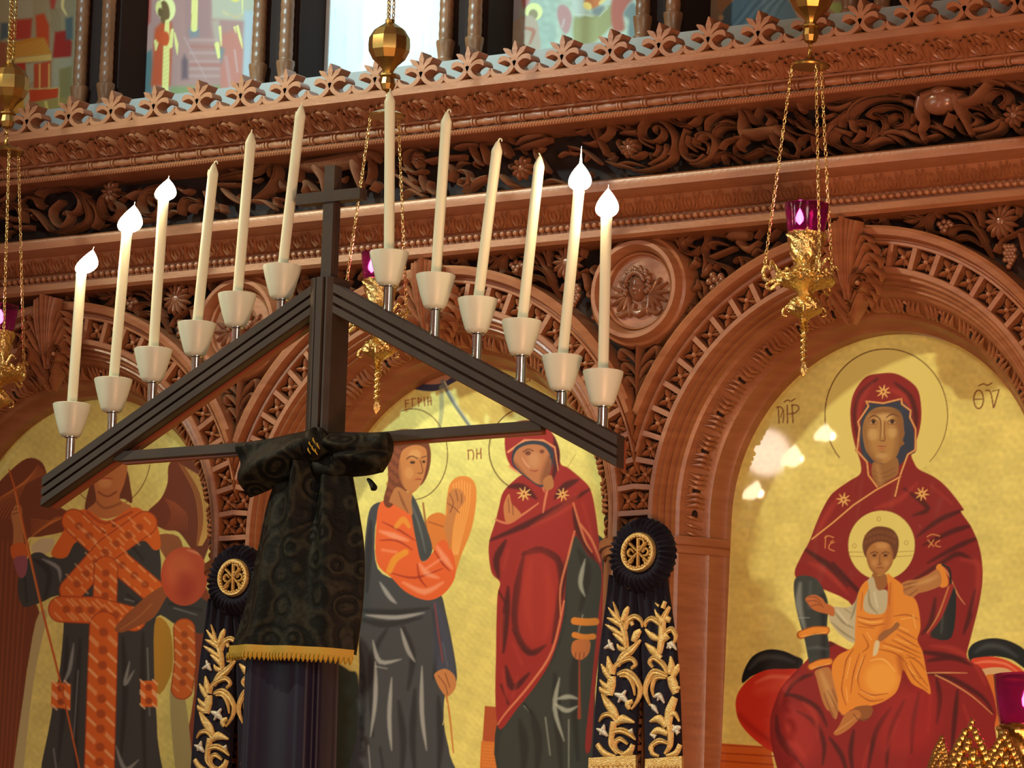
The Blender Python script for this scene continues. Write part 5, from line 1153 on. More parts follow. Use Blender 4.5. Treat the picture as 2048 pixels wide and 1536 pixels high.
    # small letters by the child's halo
    for L_ in ([(712,-60),(708,20)],[(705,-48),(730,-62),(765,-50)],[(770,-20),(740,-5),(735,25),(770,40)],[(745,-20),(760,-30)],[(1395,-55),(1430,-72),(1480,-60)],[(1400,-35),(1440,10)],[(1440,-35),(1405,15)],[(1480,-30),(1455,-15),(1455,5),(1485,12)]): p.line(L_, 8, (214,150,80), .9, 1.4)

def annunciation(p):
    p.fr(690, 820, 2.1455)
    # sky segment and ray at the top, lettering
    p.fr(650, 480, 2.926)
    p.fill([(395,800),(430,770),(500,730),(700,640),(1000,600),(1020,660),(900,760),(760,830),(660,880),(560,880),(450,850)], (46,48,70)); p.fill([(440,775),(520,740),(640,700),(880,640),(900,700),(760,790),(700,830),(640,845),(540,835)], (176,120,84))
    p.line([(680,860),(682,1000),(668,1100)], [26,26,18], (150,150,110), .7, 3); p.line([(690,830),(760,960),(870,1120)], [30,26,20], (110,116,104), .9, 2); p.line([(700,830),(770,960),(876,1112)], [8,7,6], (210,204,160), .9, 1.4)
    ink = (140, 66, 34)
    for L_ in ([(510,930),(512,975)],[(505,930),(530,928)],[(545,925),(548,972)],[(545,925),(565,935),(548,950)],[(580,922),(584,970)],[(600,920),(604,968)],[(618,916),(622,965)],[(604,945),(622,940)],[(470,938),(472,980)],[(470,938),(492,936)],[(470,958),(488,955)],
               [(1185,790),(1165,800),(1165,822),(1188,828)],[(1165,810),(1182,806)],[(1198,825),(1200,788),(1212,810),(1224,786),(1228,822)],[(1262,790),(1240,800),(1240,820),(1265,826)],[(1150,800),(1152,828)]): p.line(L_, 7, ink, .75, 1.4)
    t = np.linspace(math.radians(-95), math.radians(95), 50)
    p.fr(690, 820, 2.1455)
    # haloes
    t = np.linspace(-1.9, 1.9, 50); p.line(np.stack([290+150*np.cos(t), 190+195*np.sin(t)], 1), 4, (96,62,24), .85, 1.2)
    t = np.linspace(1.8, 4.7, 50); p.line(np.stack([800+182*np.cos(t), 170+185*np.sin(t)], 1), 5, (90,58,24), .9, 1.2)
    p.line([(990,190),(940,270)], 3, (150,110,50), .5, 1.2)
    for L_ in ([(528,172),(530,212)],[(528,175),(545,172),(552,190),(550,212)],[(565,168),(566,210)],[(582,166),(584,208)],[(565,188),(583,186)]): p.line(L_, 5, ink, .9, 1.2)
    # ---- throne block
    p.fill([(600,1270),(720,1280),(720,1440),(590,1420)], (172,76,34), smooth=False); p.fill([(585,1420),(720,1430),(720,1600),(575,1600)], (206,116,40), smooth=False)
    for k in range(14): p.line([(590,1440+k*14),(700,1450+k*14)], 3, (236,160,80), .5)
    p.fill([(1030,1400),(1180,1440),(1180,1600),(1030,1600)], (200,120,44), smooth=False)
    # ---- angel: wing, robe
    p.fill([(440,360),(455,310),(490,285),(535,290),(562,330),(560,420),(540,520),(500,620),(470,700),(440,620),(430,500)], (222,132,50))
    for k in range(7): p.line([(465+k*12,300+abs(k-3)*6),(470+k*10,420),(460+k*4,620)], 4, (250,186,100), .6, 1.4)
    p.fill([(350,470),(400,440),(440,470),(440,580),(380,600),(350,560)], (214,120,44)); p.line([(360,480),(420,500)], 6, (150,70,26), .7)
    p.line([(335,400),(350,520)], 8, (150,90,40), .9, 1.5)
    p.fill([(-60,1130),(20,1120),(60,1180),(60,1600),(-60,1600)], (52,60,48), 4)
    g = p.fill([(110,420),(90,520),(82,640),(78,760),(70,850),(60,980),(62,1100),(55,1250),(50,1400),(45,1600),(455,1600),(450,1480),(425,1350),(430,1220),(470,1180),(480,1130),(460,1000),(435,880),(410,790),(360,800),(250,740),(140,680),(130,500),(160,400)], (60,64,66), hold=True); p.clip = g
    for q in [[(110,480),(100,640),(95,780)],[(80,860),(200,870),(360,850)],[(75,900),(180,920),(330,890)],[(250,930),(290,1060),(270,1200)],[(180,940),(120,1050),(110,1200),(120,1400)],[(380,860),(400,1000),(380,1150)],[(300,1200),(290,1400),(300,1560)],[(230,1250),(250,1420),(240,1580)],[(60,1000),(80,1200),(70,1450)],[(400,1230),(410,1400),(400,1560)],[(150,1450),(170,1580)]]: p.line(q, [10,30,24,8], (26,28,32), .75, 6)
    for q in [[(120,990),(150,1080),(240,1070)],[(240,940),(270,1030),(300,1080)],[(130,1080),(130,1240),(110,1400)],[(200,1150),(190,1320),(200,1460)],[(90,880),(220,890),(340,870)],[(150,740),(190,800),(220,830)],[(130,1100),(180,1110)],[(330,1100),(330,1300),(350,1460)],[(100,1440),(110,1560)],[(420,1000),(440,1100)]]: p.line(q, [5,20,18,4], (172,172,162), .8, 4)
    p.fill([(385,820),(430,900),(470,1090),(460,1160),(390,1110),(380,960)], (64,70,92), 10, alpha=.7); p.clip = None
    p.line([(385,830),(400,950),(420,1080)], [7,9,7], (130,60,60), .85, 2)
    # orange tunic
    o_ = p.fill([(150,400),(135,480),(135,650),(200,720),(260,780),(340,815),(400,805),(450,760),(475,700),(465,620),(430,560),(400,570),(370,620),(330,650),(310,560),(290,450),(230,410),(190,390)], (226,96,38), hold=True); p.clip = o_
    for q in [[(160,480),(240,520),(300,560)],[(150,560),(220,560),(290,600)],[(200,700),(300,720),(420,680)],[(310,660),(320,720),(350,760)],[(380,600),(420,660),(450,690)]]: p.line(q, [4,10,4], (150,40,20), .7, 2.5)
    for q in [[(150,520),(210,540),(270,560)],[(320,660),(350,700),(400,720)],[(390,580),(430,640),(460,680)],[(160,600),(220,610)],[(250,740),(340,780),(420,740)],[(350,680),(410,640)]]: p.line(q, [8,26,8], (252,176,140), .6, 6)
    p.line([(190,690),(215,640),(260,610)], [26,30,26], (232,150,40), .9, 3); p.line([(220,500),(250,470),(275,500)], [20,26,16], (228,150,46), .8, 3); p.clip = None
    p.fill([(272,360),(300,380),(340,480),(375,600),(330,650),(305,560),(285,450)], (62,66,64)); p.line([(285,400),(320,500),(345,610)], [4,10,4], (120,122,112), .6, 3)
    # head and neck
    p.fill([(180,200),(185,110),(230,85),(300,85),(345,110),(368,180),(360,260),(330,320),(290,330),(230,380),(190,420),(165,390),(185,300)], (110,52,26))
    for k in range(18): p.ell((200+(k % 3)*14-6*(k//6), 150+k*14), 12, 10, (146,76,38), 3, .6)
    for k in range(8): p.ell((200+k*20, 120-14*math.sin(k*.45)), 12, 12, (138,70,36), 3, .6)
    f_ = p.fill([(235,210),(250,170),(300,150),(345,165),(352,210),(345,260),(330,310),(300,350),(275,352),(245,320),(230,270)], (190,118,58), hold=True); p.clip = f_
    p.fill([(230,220),(250,340),(290,360),(230,360)], (124,66,32), 10, alpha=.8); p.ell((300,190), 26, 20, (214,152,84), 6, .7); p.ell((275,270), 18, 26, (210,146,80), 6, .6); p.clip = None
    p.line([(265,210),(285,198),(312,208)], 5, (84,42,22), .9, 1.3); p.line([(328,205),(348,198)], 4, (84,42,22), .9, 1.3); p.ell((290,225), 11, 6, (60,32,18), 1.6); p.ell((338,222), 7, 6, (60,32,18), 1.6)
    p.line([(322,215),(334,260),(326,272),(312,270)], 4, (106,54,28), .9, 1.3); p.line([(300,300),(318,296),(330,300)], [3,7,3], (160,62,38), .9, 1.4)
    p.fill([(220,330),(270,352),(290,340),(285,400),(290,450),(250,430),(200,400),(190,390)], (180,112,58)); p.line([(230,350),(250,400),(270,440)], [5,10,4], (112,60,30), .7, 3)
    # blessing hand and forearm
    p.fill([(440,560),(425,500),(440,440),(435,390),(450,350),(475,335),(505,350),(515,390),(480,440),(465,500),(450,600)], (196,122,60))
    for q in [[(450,360),(465,400),(450,440)],[(475,345),(485,390)],[(500,360),(500,400)],[(440,400),(470,420),(490,440)]]: p.line(q, 4, (120,62,30), .85, 1.4)
    # lower hand with staff
    p.fill([(385,1130),(430,1110),(470,1140),(475,1190),(440,1230),(410,1200),(390,1160)], (196,128,70)); p.line([(400,1140),(430,1180),(440,1220)], 4, (120,62,34), .85, 1.4); p.line([(430,1130),(450,1190)], 4, (120,62,34), .85, 1.4)
    p.line([(435,1225),(450,1320),(465,1470)], [9,8,6], (196,120,50), .95, 1.5); p.line([(440,1260),(420,1350)], 5, (210,190,110), .8, 1.5)
    # ---- woman in red, leaning to the left
    p.fill([(880,540),(1118,560),(1118,900),(1072,1200),(1062,1600),(690,1600),(655,1330),(800,1180),(880,1000)], (40,46,42))
    dk = p.fill([(960,560),(1090,580),(1110,700),(1110,900),(1060,1200),(1050,1600),(690,1600),(680,1350),(760,1250),(880,1100),(950,900)], (48,54,48), hold=True); p.clip = dk
    for q in [[(1000,600),(1040,700),(1010,860)],[(900,1130),(910,1300),(930,1580)],[(800,1290),(830,1420),(820,1580)],[(1000,1000),(980,1200),(1000,1500)],[(750,1330),(770,1450),(760,1580)]]: p.line(q, [10,40,30,10], (22,26,26), .7, 7)
    for q in [[(1030,640),(1010,740),(1030,800)],[(920,1150),(900,1280),(940,1420)],[(910,1240),(960,1230),(1000,1240)],[(900,1260),(950,1290),(1000,1270)],[(770,1270),(790,1290)],[(860,1320),(880,1480)],[(1020,880),(1000,960)],[(960,1330),(960,1540)]]: p.line(q, [5,22,18,4], (172,178,160), .8, 4)
    p.line([(770,1260),(800,1300)], 8, (16,16,16), .9, 2); p.clip = None
    r_ = p.fill([(690,190),(690,100),(740,50),(830,50),(890,100),(920,170),(925,230),(960,250),(1020,300),(1055,345),(1075,440),(1090,560),(1105,680),(1118,800),(1105,930),(1085,1080),(1070,1250),(1055,1450),(1030,1440),(1060,1150),(1085,900),(1100,690),(1040,620),(990,540),(960,620),(945,780),(935,900),(890,1060),(820,1180),(740,1280),(670,1370),(650,1320),(645,1200),(648,1050),(650,900),(655,790),(665,740),(630,700),(617,620),(620,560),(645,480),(660,420),(680,350),(740,290),(770,270),(720,250)], (152,34,30), hold=True); p.clip = r_
    for q in [[(1050,340),(900,430),(760,500),(620,560)],[(1000,300),(940,330),(900,380)],[(820,380),(760,330),(700,330)],[(690,560),(650,640),(660,720)],[(770,610),(740,760),(730,920),(780,1040)],[(870,600),(920,660),(930,800)],[(700,760),(690,900),(680,1040)],[(720,940),(790,1040),(860,1010)],[(690,1100),(720,1190),(790,1130)],[(670,1180),(700,1260)],[(980,420),(1010,540),(1080,660)],[(900,100),(910,200),(890,300)],[(760,620),(840,600),(900,640)],[(660,780),(690,830)],[(960,620),(930,760),(890,1000)]]: p.line(q, [8,30,26,8], (68,9,13), .9, 5)
    for q in [[(700,600),(680,680)],[(800,640),(780,800),(800,960)],[(860,660),(880,820),(860,980)],[(720,1000),(760,1090)],[(1000,360),(940,420),(800,500)],[(1020,400),(1060,540)],[(680,1120),(690,1240)],[(680,880),(670,1020)],[(740,1150),(720,1230)]]: p.line(q, [8,40,34,8], (178,58,42), .6, 8)
    p.fill([(760,620),(860,600),(910,680),(910,900),(850,1010),(770,1000),(735,900)], (172,48,36), 24, alpha=.5)
    p.clip = None
    for q in [[(985,520),(960,620),(925,760),(925,880)],[(940,820),(890,1030),(800,1170),(690,1300),(655,1350)],[(980,400),(1000,470),(1030,560),(1060,610)],[(1010,490),(1060,560),(1095,650)],[(645,470),(700,485),(760,450),(830,400)],[(880,290),(860,380),(850,440)],[(830,280),(855,350)]]: p.line(q, [8,11,10,6], (214,130,86), .85, 1.6)
    p.line([(705,240),(740,265),(830,300)], 9, (222,140,90), .9, 1.4); p.line([(700,180),(770,130),(850,130),(900,160),(915,260)], [10,10,9,8,4], (226,150,92), .9, 1.4, False)
    # face tilted
    p.fill([(715,210),(730,160),(790,132),(860,140),(895,180),(885,250),(850,330),(790,300),(730,250)], (44,50,60))
    f_ = p.fill([(722,215),(740,170),(790,148),(850,155),(880,195),(885,240),(870,290),(850,320),(820,315),(780,285),(740,250)], (182,112,66), hold=True); p.clip = f_
    p.fill([(880,190),(890,300),(850,330),(840,290)], (118,64,36), 10, alpha=.7); p.fill([(722,215),(780,290),(760,290),(720,240)], (118,62,36), 8, alpha=.7); p.ell((810,215), 26, 34, (204,148,98), 14, .55); p.clip = None
    p.ell((785,185), 12, 9, (96,44,30), 2.5, .85); p.ell((845,178), 10, 8, (96,44,30), 2.5, .8); p.line([(765,180),(785,168),(808,176)], 5, (90,44,26), .85, 1.4); p.line([(760,205),(775,230),(790,245)], [4,6,5], (222,160,120), .8, 1.6); p.line([(795,258),(815,262),(828,258)], [3,6,3], (150,56,40), .9, 1.5)
    p.fill([(850,300),(885,280),(895,330),(860,345)], (176,112,60)); p.line([(880,200),(905,240)], 6, (40,48,58), .8, 2)
    star(p, (768,360), 30, (222,170,92)); star(p, (933,363), 28, (222,170,92))
    # hands, cuff, spindle
    p.fill([(680,420),(690,380),(705,360),(715,400),(735,420),(755,450),(720,480),(690,480)], (196,120,66)); p.line([(700,380),(705,440)], 4, (120,60,34), .8, 1.4); p.line([(718,400),(722,450)], 4, (120,60,34), .8, 1.4)
    p.line([(985,905),(1030,910),(1075,908)], 32, (214,130,44), 1, 2); p.line([(985,965),(1025,975),(1065,972)], 26, (214,130,44), 1, 2); p.fill([(975,1000),(1000,985),(1050,990),(1048,1040),(1020,1070),(990,1068),(972,1040)], (188,108,54))
    for x in (990, 1008, 1026): p.line([(x,1040),(x-2,1066)], 4, (110,56,28), .8, 1.4)
    p.line([(1005,1070),(1006,1200),(1005,1320)], [6,10,16], (150,60,30), .95, 1.6)

def archangel(p):
    p.fr(0, 850, 2.239)
    # halo, wings
    t = np.linspace(.2, 2.9, 40); p.line(np.stack([485+190*np.cos(t), 130+190*np.sin(t)*1.25], 1), 4, (110,72,26), .8, 1.3)
    w = (118, 56, 24)
    p.fill([(-150,420),(-40,300),(30,220),(120,150),(190,170),(215,260),(200,330),(320,400),(300,470),(180,500),(120,520),(120,700),(180,850),(160,960),(120,1100),(80,1500),(40,1700),(-150,1700)], w)
    for k in range(10): p.line([(170+k*4,180+k*4),(110-k*12,270+k*6),(40-k*16,420)], [3,5,3], (206,120,48), .5, 1.6)
    for k in range(9): p.line([(-60+k*24,520),(-70+k*22,900),(-90+k*18,1600)], 5, (190,100,44), .4, 2)
    for k in range(9): p.line([(300-k*6,410),(230-k*10,430+k*8),(140,420+k*10)], [3,6,3], (208,120,46), .5, 1.6)
    p.fill([(760,170),(840,150),(900,190),(945,280),(970,380),(965,470),(930,560),(900,620),(860,560),(800,480),(740,470),(670,430),(660,390),(720,330),(750,260)], (112,50,26))
    for k in range(9): p.line([(800+k*10,170+k*6),(870+k*9,300),(890+k*8,430),(880+k*3,540)], [3,6,6,3], (246,200,96) if k > 2 else (180,110,50), .85, 1.4)
    for k in range(9): p.line([(740+k*5,330+k*2),(770+k*8,400),(740+k*12,470)], [3,5,3], (176,92,44), .5, 1.6)
    p.fill([(700,500),(800,500),(820,600),(760,620)], (150,90,50)); p.fill([(860,760),(930,740),(960,1000),(940,1600),(800,1600),(870,1200)], (140,62,30)); p.fill([(690,880),(760,910),(770,1100),(700,1200)], (186,140,40))
    p.fill([(760,1200),(820,1180),(860,1500),(850,1650),(800,1650)], (176,160,100)); p.fill([(100,1250),(160,880),(210,850),(150,1150),(90,1650),(50,1650)], (190,176,116))
    p.fill([(140,545),(185,510),(245,515),(220,570),(160,580)], (206,190,140))
    # neck, hair, chin
    p.fill([(410,250),(470,180),(560,190),(585,280),(590,350),(540,330),(450,390),(380,390)], (108,54,28)); f_ = p.fill([(425,180),(560,170),(560,250),(535,330),(590,370),(480,420),(390,385),(430,340),(420,260)], (190,116,58), hold=True)
    p.clip = f_; p.line([(440,300),(480,320),(520,300)], 8, (120,62,32), .8, 3); p.line([(430,340),(470,372),(540,350)], 10, (120,66,34), .6, 4); p.ell((470,260), 30, 22, (216,150,84), 7, .7); p.line([(450,240),(480,238),(505,242)], [3,7,3], (160,58,36), .9, 1.6); p.clip = None
    # dark green tunic
    g = p.fill([(320,480),(420,520),(560,520),(690,480),(720,600),(740,720),(930,790),(920,930),(800,900),(700,860),(690,1100),(705,1400),(700,1700),(210,1700),(230,1300),(270,1080),(280,780),(170,800),(100,810),(80,700),(130,590),(180,570),(240,590)], (52,58,56), hold=True); p.clip = g
    for q in [[(150,600),(220,660),(200,780)],[(110,680),(120,790)],[(300,950),(290,1200),(260,1500)],[(360,960),(340,1250),(340,1600)],[(550,950),(560,1200),(540,1500)],[(640,930),(640,1200),(650,1600)],[(760,800),(900,830)],[(590,540),(640,600)],[(570,760),(620,800)]]: p.line(q, [8,28,22,8], (22,26,28), .7, 6)
    for q in [[(190,600),(260,640),(270,700)],[(330,980),(310,1100),(280,1160)],[(580,1060),(560,1160),(600,1100)],[(520,1440),(560,1540),(620,1500)],[(240,1450),(260,1600)],[(780,820),(880,850)],[(560,780),(600,790)],[(350,1100),(330,1400)],[(660,1000),(670,1300)]]: p.line(q, [5,18,16,4], (152,158,150), .8, 4)
    p.clip = None
    # jewelled orange bands
    B_ = (220, 104, 28)
    def band(pts, w_, n):
        p.line(pts, w_, (170, 66, 20), 1, 2, False); p.line(pts, np.asarray(w_)-10, B_, 1, 2, False)
        q0 = np.asarray(pts, float); d = np.r_[0, np.cumsum(np.linalg.norm(np.diff(q0, axis=0), axis=1))]; tt = np.linspace(0, d[-1], 60); q = np.stack([np.interp(tt, d, q0[:, 0]), np.interp(tt, d, q0[:, 1])], 1)
        for k in range(n):
            c = q[int((k+.5)/n*(len(q)-1))]; r = np.mean(w_)*.12
            p.ell(c, r*1.2, r*1.2, (130, 52, 20), 4, .5)
            for dx, dy in ((-1,-1),(1,1),(1,-1),(-1,1)): p.line([(c[0]+dx*2.6*r-r, c[1]+dy*2.2*r-r), (c[0]+dx*2.6*r+r, c[1]+dy*2.2*r+r)], r*.7, (250, 196, 136), .5, 1.8)
    p.fill([(330,400),(390,380),(480,430),(590,370),(650,390),(700,440),(720,540),(690,560),(650,520),(600,530),(480,560),(350,520),(300,590),(250,595),(230,570),(270,500)], B_); p.line([(390,390),(470,440),(590,390)], 12, (170,66,20), .7, 2)
    for k in range(9): p.ell((330+k*45, 450+(30 if k % 2 else 0)), 9, 9, (110,44,18), 3, .7); p.line([(318+k*45,430+(30 if k % 2 else 0)),(338+k*45,446+(30 if k % 2 else 0))], 6, (250,206,150), .7, 1.4)
    band([(330,430),(480,570),(680,740)], [110,112,112], 7); band([(650,440),(480,560),(320,740)], [110,112,112], 7); band([(475,640),(470,790)], [110,110], 3)
    band([(275,825),(430,830),(600,870)], [120,124,110], 6); band([(465,900),(455,1200),(440,1700)], [132,136,140], 11)
    band([(825,915),(830,1060),(815,1180)], [100,100,100], 5); p.fill([(232,1150),(318,1160),(315,1275),(228,1262)], B_, 2, False); p.fill([(628,1145),(702,1145),(704,1262),(630,1262)], B_, 2, False)
    for x, y in ((272,1180),(272,1240),(666,1175),(666,1235)):
        p.ell((x,y), 15, 15, (120,48,18), 4, .65)
        for dx, dy in ((-1,-1),(1,1),(1,-1),(-1,1)): p.line([(x+dx*28-10,y+dy*24-10),(x+dx*28+10,y+dy*24+10)], 9, (250,206,150), .75, 1.4)
    # raised hand with spear, orb and the other hand
    p.fill([(60,470),(50,400),(70,360),(95,365),(100,410),(105,500),(110,580),(60,590)], (182,118,62)); p.line([(55,400),(90,390)], 4, (110,60,30), .8); p.line([(52,380),(92,372)], 4, (110,60,30), .8); p.fill([(50,540),(110,530),(125,590),(60,600)], (206,96,28)); p.fill([(62,600),(120,590),(115,670),(85,680)], (150,80,90))
    p.line([(40,200),(70,300),(110,480),(190,830),(270,1150),(360,1560)], [6,9,10,10,9,8], (196,92,30), 1, 1.6); p.line([(66,300),(106,480),(186,830)], 3, (240,160,80), .8, 1.2)
    p.fill([(690,860),(740,780),(770,720),(730,720),(640,780),(520,900),(540,930),(620,900)], (150,86,44)); p.line([(540,915),(620,860),(680,800)], 6, (196,130,70), .6, 3)
    o = p.ell((825,678), 105, 132, (196,80,44), 1.8, hold=True); p.clip = o; p.ell((800,650), 60, 80, (220,110,62), 20, .7); p.ell((830,720), 40, 60, (170,50,36), 20, .6); p.line([(840,560),(915,590),(930,660)], [6,14,6], (240,170,120), .7, 4); p.clip = None

def feast_left(p):          # crowd and a small golden temple
    p.fr(0, 0, 5.907)
    p.noise(.05, .3, 3)
    p.fill([(-200,-100),(900,-100),(900,700),(-200,700)], (170,160,120), smooth=False)
    for q, c in (([(100,0),(380,0),(390,200),(110,220)],(176,172,140)),([(130,240),(380,220),(360,460),(110,480)],(186,70,52)),([(420,180),(520,160),(580,300),(580,560),(430,440)],(206,84,44)),([(580,-50),(670,-50),(640,110),(600,100)],(190,80,60)),([(650,380),(780,360),(850,500),(840,680),(620,690)],(170,52,42)),([(770,220),(860,200),(860,460),(780,470)],(96,116,112)),([(10,270),(90,270),(100,440),(0,480)],(90,104,104)),
                 ([(620,690),(850,670),(850,1060),(620,1040)],(176,172,136)),([(700,820),(850,780),(850,1300),(700,1300)],(150,140,84)),([(-200,480),(80,500),(140,900),(100,1600),(-200,1600)],(160,96,60)),([(80,1200),(800,1150),(800,1700),(60,1700)],(170,150,80))): p.fill(q, c, 6, smooth=False)
    p.fill([(80,690),(90,520),(350,450),(520,440),(610,640)], (206,140,48), 3, False)
    for k in range(36): p.line([(90+k*14,690-k*1.6),(60+k*14,560-k*3)], 4, (238,204,104), .6, 1.3, False)
    p.fill([(80,700),(605,640),(610,710),(85,755)], (228,200,108), 2.5, False); p.fill([(100,760),(300,740),(300,1030),(170,1040)], (182,62,40), 3, False); p.fill([(310,760),(400,750),(400,960),(310,1000)], (180,176,140), 3, False); p.fill([(400,760),(600,720),(590,1030),(400,1040)], (196,84,48), 3, False)
    for x in (470, 580): p.line([(x,760),(x-2,1040)], 20, (236,200,100), .9, 2)
    p.fill([(340,1060),(690,1040),(680,1150),(350,1210)], (206,74,34), 3, False); p.line([(340,1056),(700,1040),(690,1250)], 10, (240,206,110), .9, 1.5, False); p.line([(540,1210),(580,1400)], [40,30], (232,214,110), .8, 2); p.fill([(250,1100),(340,1080),(340,1240),(260,1240)], (206,196,150), 3); p.fill([(120,1100),(260,1010),(270,1400),(150,1420)], (222,166,60), 4)
    p.line([(745,-20),(738,80),(770,150),(790,185)], [40,36,26,10], (240,228,150), 1, 2)
    for k in range(14): p.line([(600+k*9,100),(610+k*8,380)], 3, (120,110,70), .35, 1.5)

def feast_temple(p):        # figures before pink buildings
    p.fr(240, 0, 6.982)
    p.fill([(-100,-100),(2100,-100),(2100,1700),(-100,1700)], (176,132,118), smooth=False)
    for q, c in (([(1270,-60),(1900,-60),(1860,300),(1280,260)],(186,176,146)),([(1740,150),(1870,150),(1810,1100),(1700,1050)],(178,182,176)),([(900,-60),(1270,-60),(1270,520),(920,520)],(168,126,116)),([(170,700),(300,500),(330,1050),(160,1050)],(168,92,76)),([(150,1010),(290,1000),(280,1500),(150,1500)],(216,140,84)),([(290,1080),(340,740),(440,700),(470,900),(440,1300),(300,1300)],(92,112,106)),
                 ([(280,-60),(430,-60),(420,300),(330,420),(280,300)],(176,70,58)),([(430,1200),(490,400),(600,290),(720,320),(720,760),(700,1200)],(196,84,48)),([(960,400),(1100,400),(1110,500),(980,540)],(136,136,132)),([(860,850),(900,760),(950,850),(950,1100),(860,1110)],(116,92,92)),([(700,1210),(1420,1190),(1420,1500),(700,1500)],(140,146,96)),([(1410,480),(1600,420),(1720,640),(1700,1240),(1400,1240)],(194,124,104)),([(1280,300),(1380,260),(1420,560),(1330,640)],(182,160,136)),([(1330,600),(1460,680),(1420,880),(1330,720)],(130,134,126))): p.fill(q, c, 8, smooth=False)
    for y in (560, 740, 860, 960, 1060): p.line([(980,y),(1380,y)], 34, (196,160,146), .6, 5)
    for y in (650, 900): p.line([(1000,y),(1400,y+10)], 46, (176,110,94), .6, 6)
    p.line([(900,520),(1000,720),(1100,900),(1200,1100)], [14,20,18,12], (196,160,150), .7, 4); p.line([(1480,800),(1540,1200)], 30, (190,180,176), .5, 8); p.line([(1600,700),(1640,1000)], 16, (206,196,190), .6, 5)
    p.ell((650,130), 125, 175, (238,230,150), 3); p.fill([(560,60),(620,10),(680,90),(690,240),(600,330),(560,230)], (120,90,54), 3); p.ell((540,110), 44, 100, (230,216,130), 3); p.ell((560,170), 30, 60, (110,84,50), 3)
    for q, w_ in (([(660,300),(650,640),(640,1000),(630,1240)],[60,90,96,90]),([(730,420),(700,640)],[40,70]),([(760,460),(790,620),(800,760)],[20,50,10]),([(510,580),(500,700)],[70,20]),([(660,1280),(670,1400)],[50,50]),([(1045,-40),(1040,180),(1035,400)],[90,90,90]),([(1395,380),(1415,640)],[40,16]),([(1355,620),(1380,800)],[70,40]),([(1640,370),(1680,540),(1710,670)],[36,36,10]),([(1600,380),(1620,460)],[30,10]),([(250,80),(240,320)],[44,40]),([(1710,-20),(1710,200)],[20,10])): p.line(q, w_, (236,222,130), .95, 2)
    p.fill([(500,460),(640,440),(690,520),(650,640),(520,580)], (206,84,40), 4); p.line([(1000,200),(1000,400)], 4, (150,120,60), .6)
    for k in range(9): p.line([(600,700+k*60),(690,650+k*60)], 3, (170,140,60), .5, 1.4)
    p.line([(1540,200),(1620,240),(1690,210)], [20,34,20], (214,178,120), .7, 4); p.line([(1450,170),(1500,200)], 40, (222,196,130), .6, 6); p.ell((1610,0), 60, 26, (226,206,110), 3)

def feast_white(p):         # glare over the icon put into nearly blank white pigment
    p.fr(600, 0, 5.69)
    for k in range(9): p.line([(200+k*160,80+60*(k % 3)),(190+k*160,700)], [6,30,10], (220,226,228), .5, 8)
    p.fill([(900,720),(1560,600),(1560,900),(900,900)], (196,204,206), 50, False, .6); p.line([(400,100),(395,200)], 12, (196,200,196), .5, 4); p.line([(510,420),(495,560)], [16,8], (214,196,176), .6, 4); p.line([(715,450),(700,680)], 18, (200,206,210), .6, 5); p.line([(1400,400),(1390,600)], 26, (206,206,200), .6, 8)

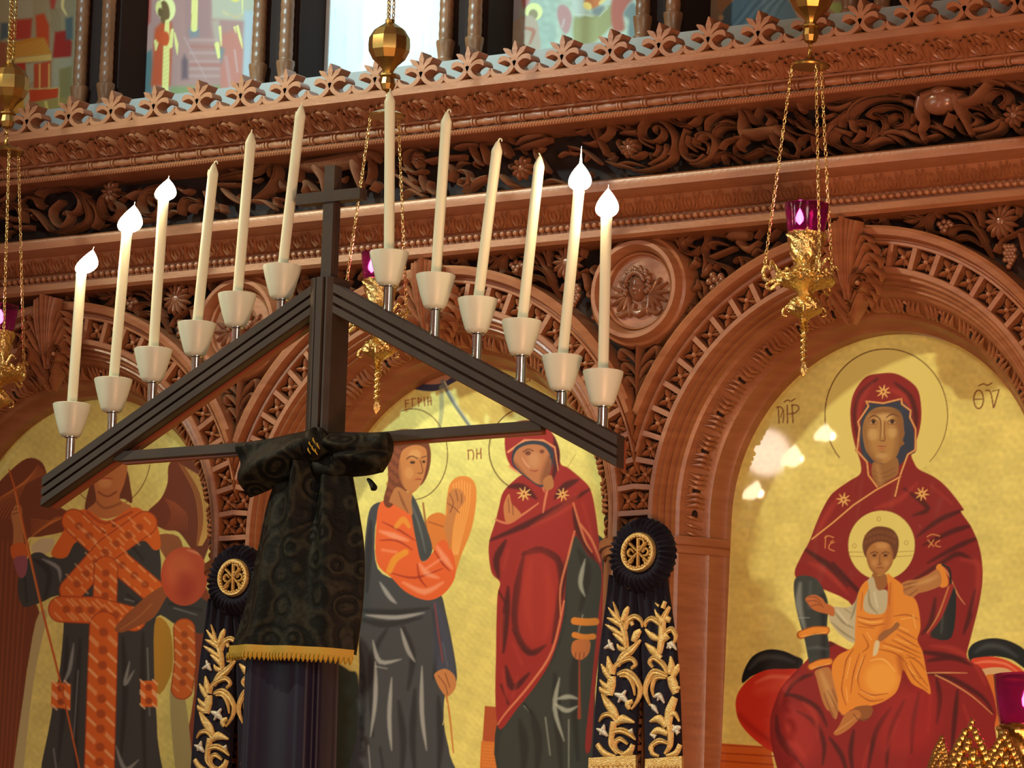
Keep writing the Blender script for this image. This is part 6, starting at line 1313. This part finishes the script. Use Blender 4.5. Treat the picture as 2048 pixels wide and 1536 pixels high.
def feast_river(p):         # figures on pale green hills
    p.fr(1000, 0, 6.4)
    p.noise(.03, .2, 5)
    for q, c in (([(130,-50),(260,-50),(240,200),(150,260)],(178,170,170)),([(280,-50),(380,-50),(360,60),(300,100)],(190,120,106)),([(960,200),(1200,200),(1440,60),(1440,300),(1380,380),(1180,560),(960,560)],(150,148,96)),([(920,-50),(1060,-50),(1080,180),(970,200)],(182,190,170)),([(1080,0),(1280,-50),(1260,80),(1160,110)],(190,110,60)),([(1200,110),(1330,80),(1280,190),(1190,180)],(120,126,120)),
                 ([(1450,-50),(1720,-50),(1640,60),(1580,200),(1590,380),(1440,370)],(172,96,78)),([(1580,180),(1680,40),(1760,120),(1740,460),(1640,450),(1650,260)],(120,130,122))): p.fill(q, c, 7, smooth=True)
    p.ell((432,150), 112, 112, (240,234,150), 2.5); p.ell((425,185), 58, 66, (164,146,106), 2.5); p.fill([(150,330),(250,230),(400,200),(480,290),(500,420),(500,640),(150,560)], (196,168,138), 4); p.line([(330,360),(430,400),(380,560)], [30,50,20], (186,100,74), .7, 5); p.line([(280,260),(290,400)], [30,40], (214,204,180), .6, 6); p.line([(200,420),(330,500)], 60, (206,186,150), .5, 10)
    p.fill([(740,100),(800,60),(880,110),(920,240),(880,400),(820,420),(740,250)], (178,132,122), 5); p.line([(820,250),(800,340)], 20, (196,190,180), .7, 4); p.line([(970,190),(1090,190),(1180,210)], [16,20,10], (206,212,190), .8, 3); p.line([(1270,210),(1380,100)], [10,16], (196,202,180), .8, 3); p.ell((1120,75), 60, 44, (236,206,110), 2.5, rot=.6); p.line([(1280,40),(1340,-10)], 36, (236,196,100), .8, 3)
    for k in range(14): p.line([(980+k*20,260),(990+k*20,560)], 5, (170,166,116), .4, 3)

def feast_blue(p):
    p.fr(1200, 0, 5.12)
    p.fill([(1240,180),(1330,40),(1500,-60),(1850,-60),(2010,160),(1980,260),(1400,330),(1270,320)], (88,104,106), 3)
    for k in range(9): p.line([(1280+k*60,320-k*8),(1420+k*60,160-k*20),(1560+k*60,-40)], [8,14,8], (120,134,132) if k % 2 else (62,78,82), .7, 3)
    p.fill([(1210,-60),(1400,-60),(1300,60),(1220,120)], (170,120,80), 4); p.ell((1240,180), 26, 30, (206,160,110), 3); p.fill([(2020,-60),(2500,-60),(2500,100),(2350,130),(2250,60)], (160,110,80), 4); p.fill([(2330,60),(2450,20),(2500,100),(2460,160)], (160,164,84), 4); p.line([(2050,120),(2200,60)], 40, (150,100,70), .7, 5)

TL = -.036
for c, nm, dr, lb in ((ARCH[2], 'icon', mother_and_child, 'gold painted icon of a mother in a crimson veil with a child on her lap'), (ARCH[1], 'icon', annunciation, 'gold painted icon of a winged figure in orange facing a leaning woman in red'), (ARCH[0], 'icon', archangel, 'gold painted icon of a standing winged figure in jewelled orange bands holding a spear')):
    panel(nm, lb, c-.452, c+.452, ZB+.03, ZC+.452, .130, TL, GOLD, dr, M['paint'], leaf=int(10*(c+3)))
FT = [(-1, feast_left, (170,150,110), 'small upper icon with a golden temple and red robed crowd, farthest left'), (0, feast_temple, (176,132,118), 'small upper icon of a haloed figure before pink buildings'), (1, feast_white, (240,242,242), 'small upper icon painted blank white as if lost in bright glare'), (2, feast_river, (176,186,160), 'small upper icon with pale green hills and a seated haloed figure'), (3, feast_blue, (150,120,90), 'small upper icon with a large blue grey robe, partly behind the cresting')]
for i, dr, bs, lb in FT:
    xa, xb = c0+stp*(i-.0)+0, c0+stp*(i+1)
    xa, xb = c0+stp*(i)+sep/2-.01, c0+stp*(i+1)-sep/2+.02
    panel('icon', lb, xa, xb, z_pl+.002, 5.30, .088, 0.0, bs, dr, M['paint_mat'], (.0030, .0028), gain=.95)
bpy.context.view_layer.update()
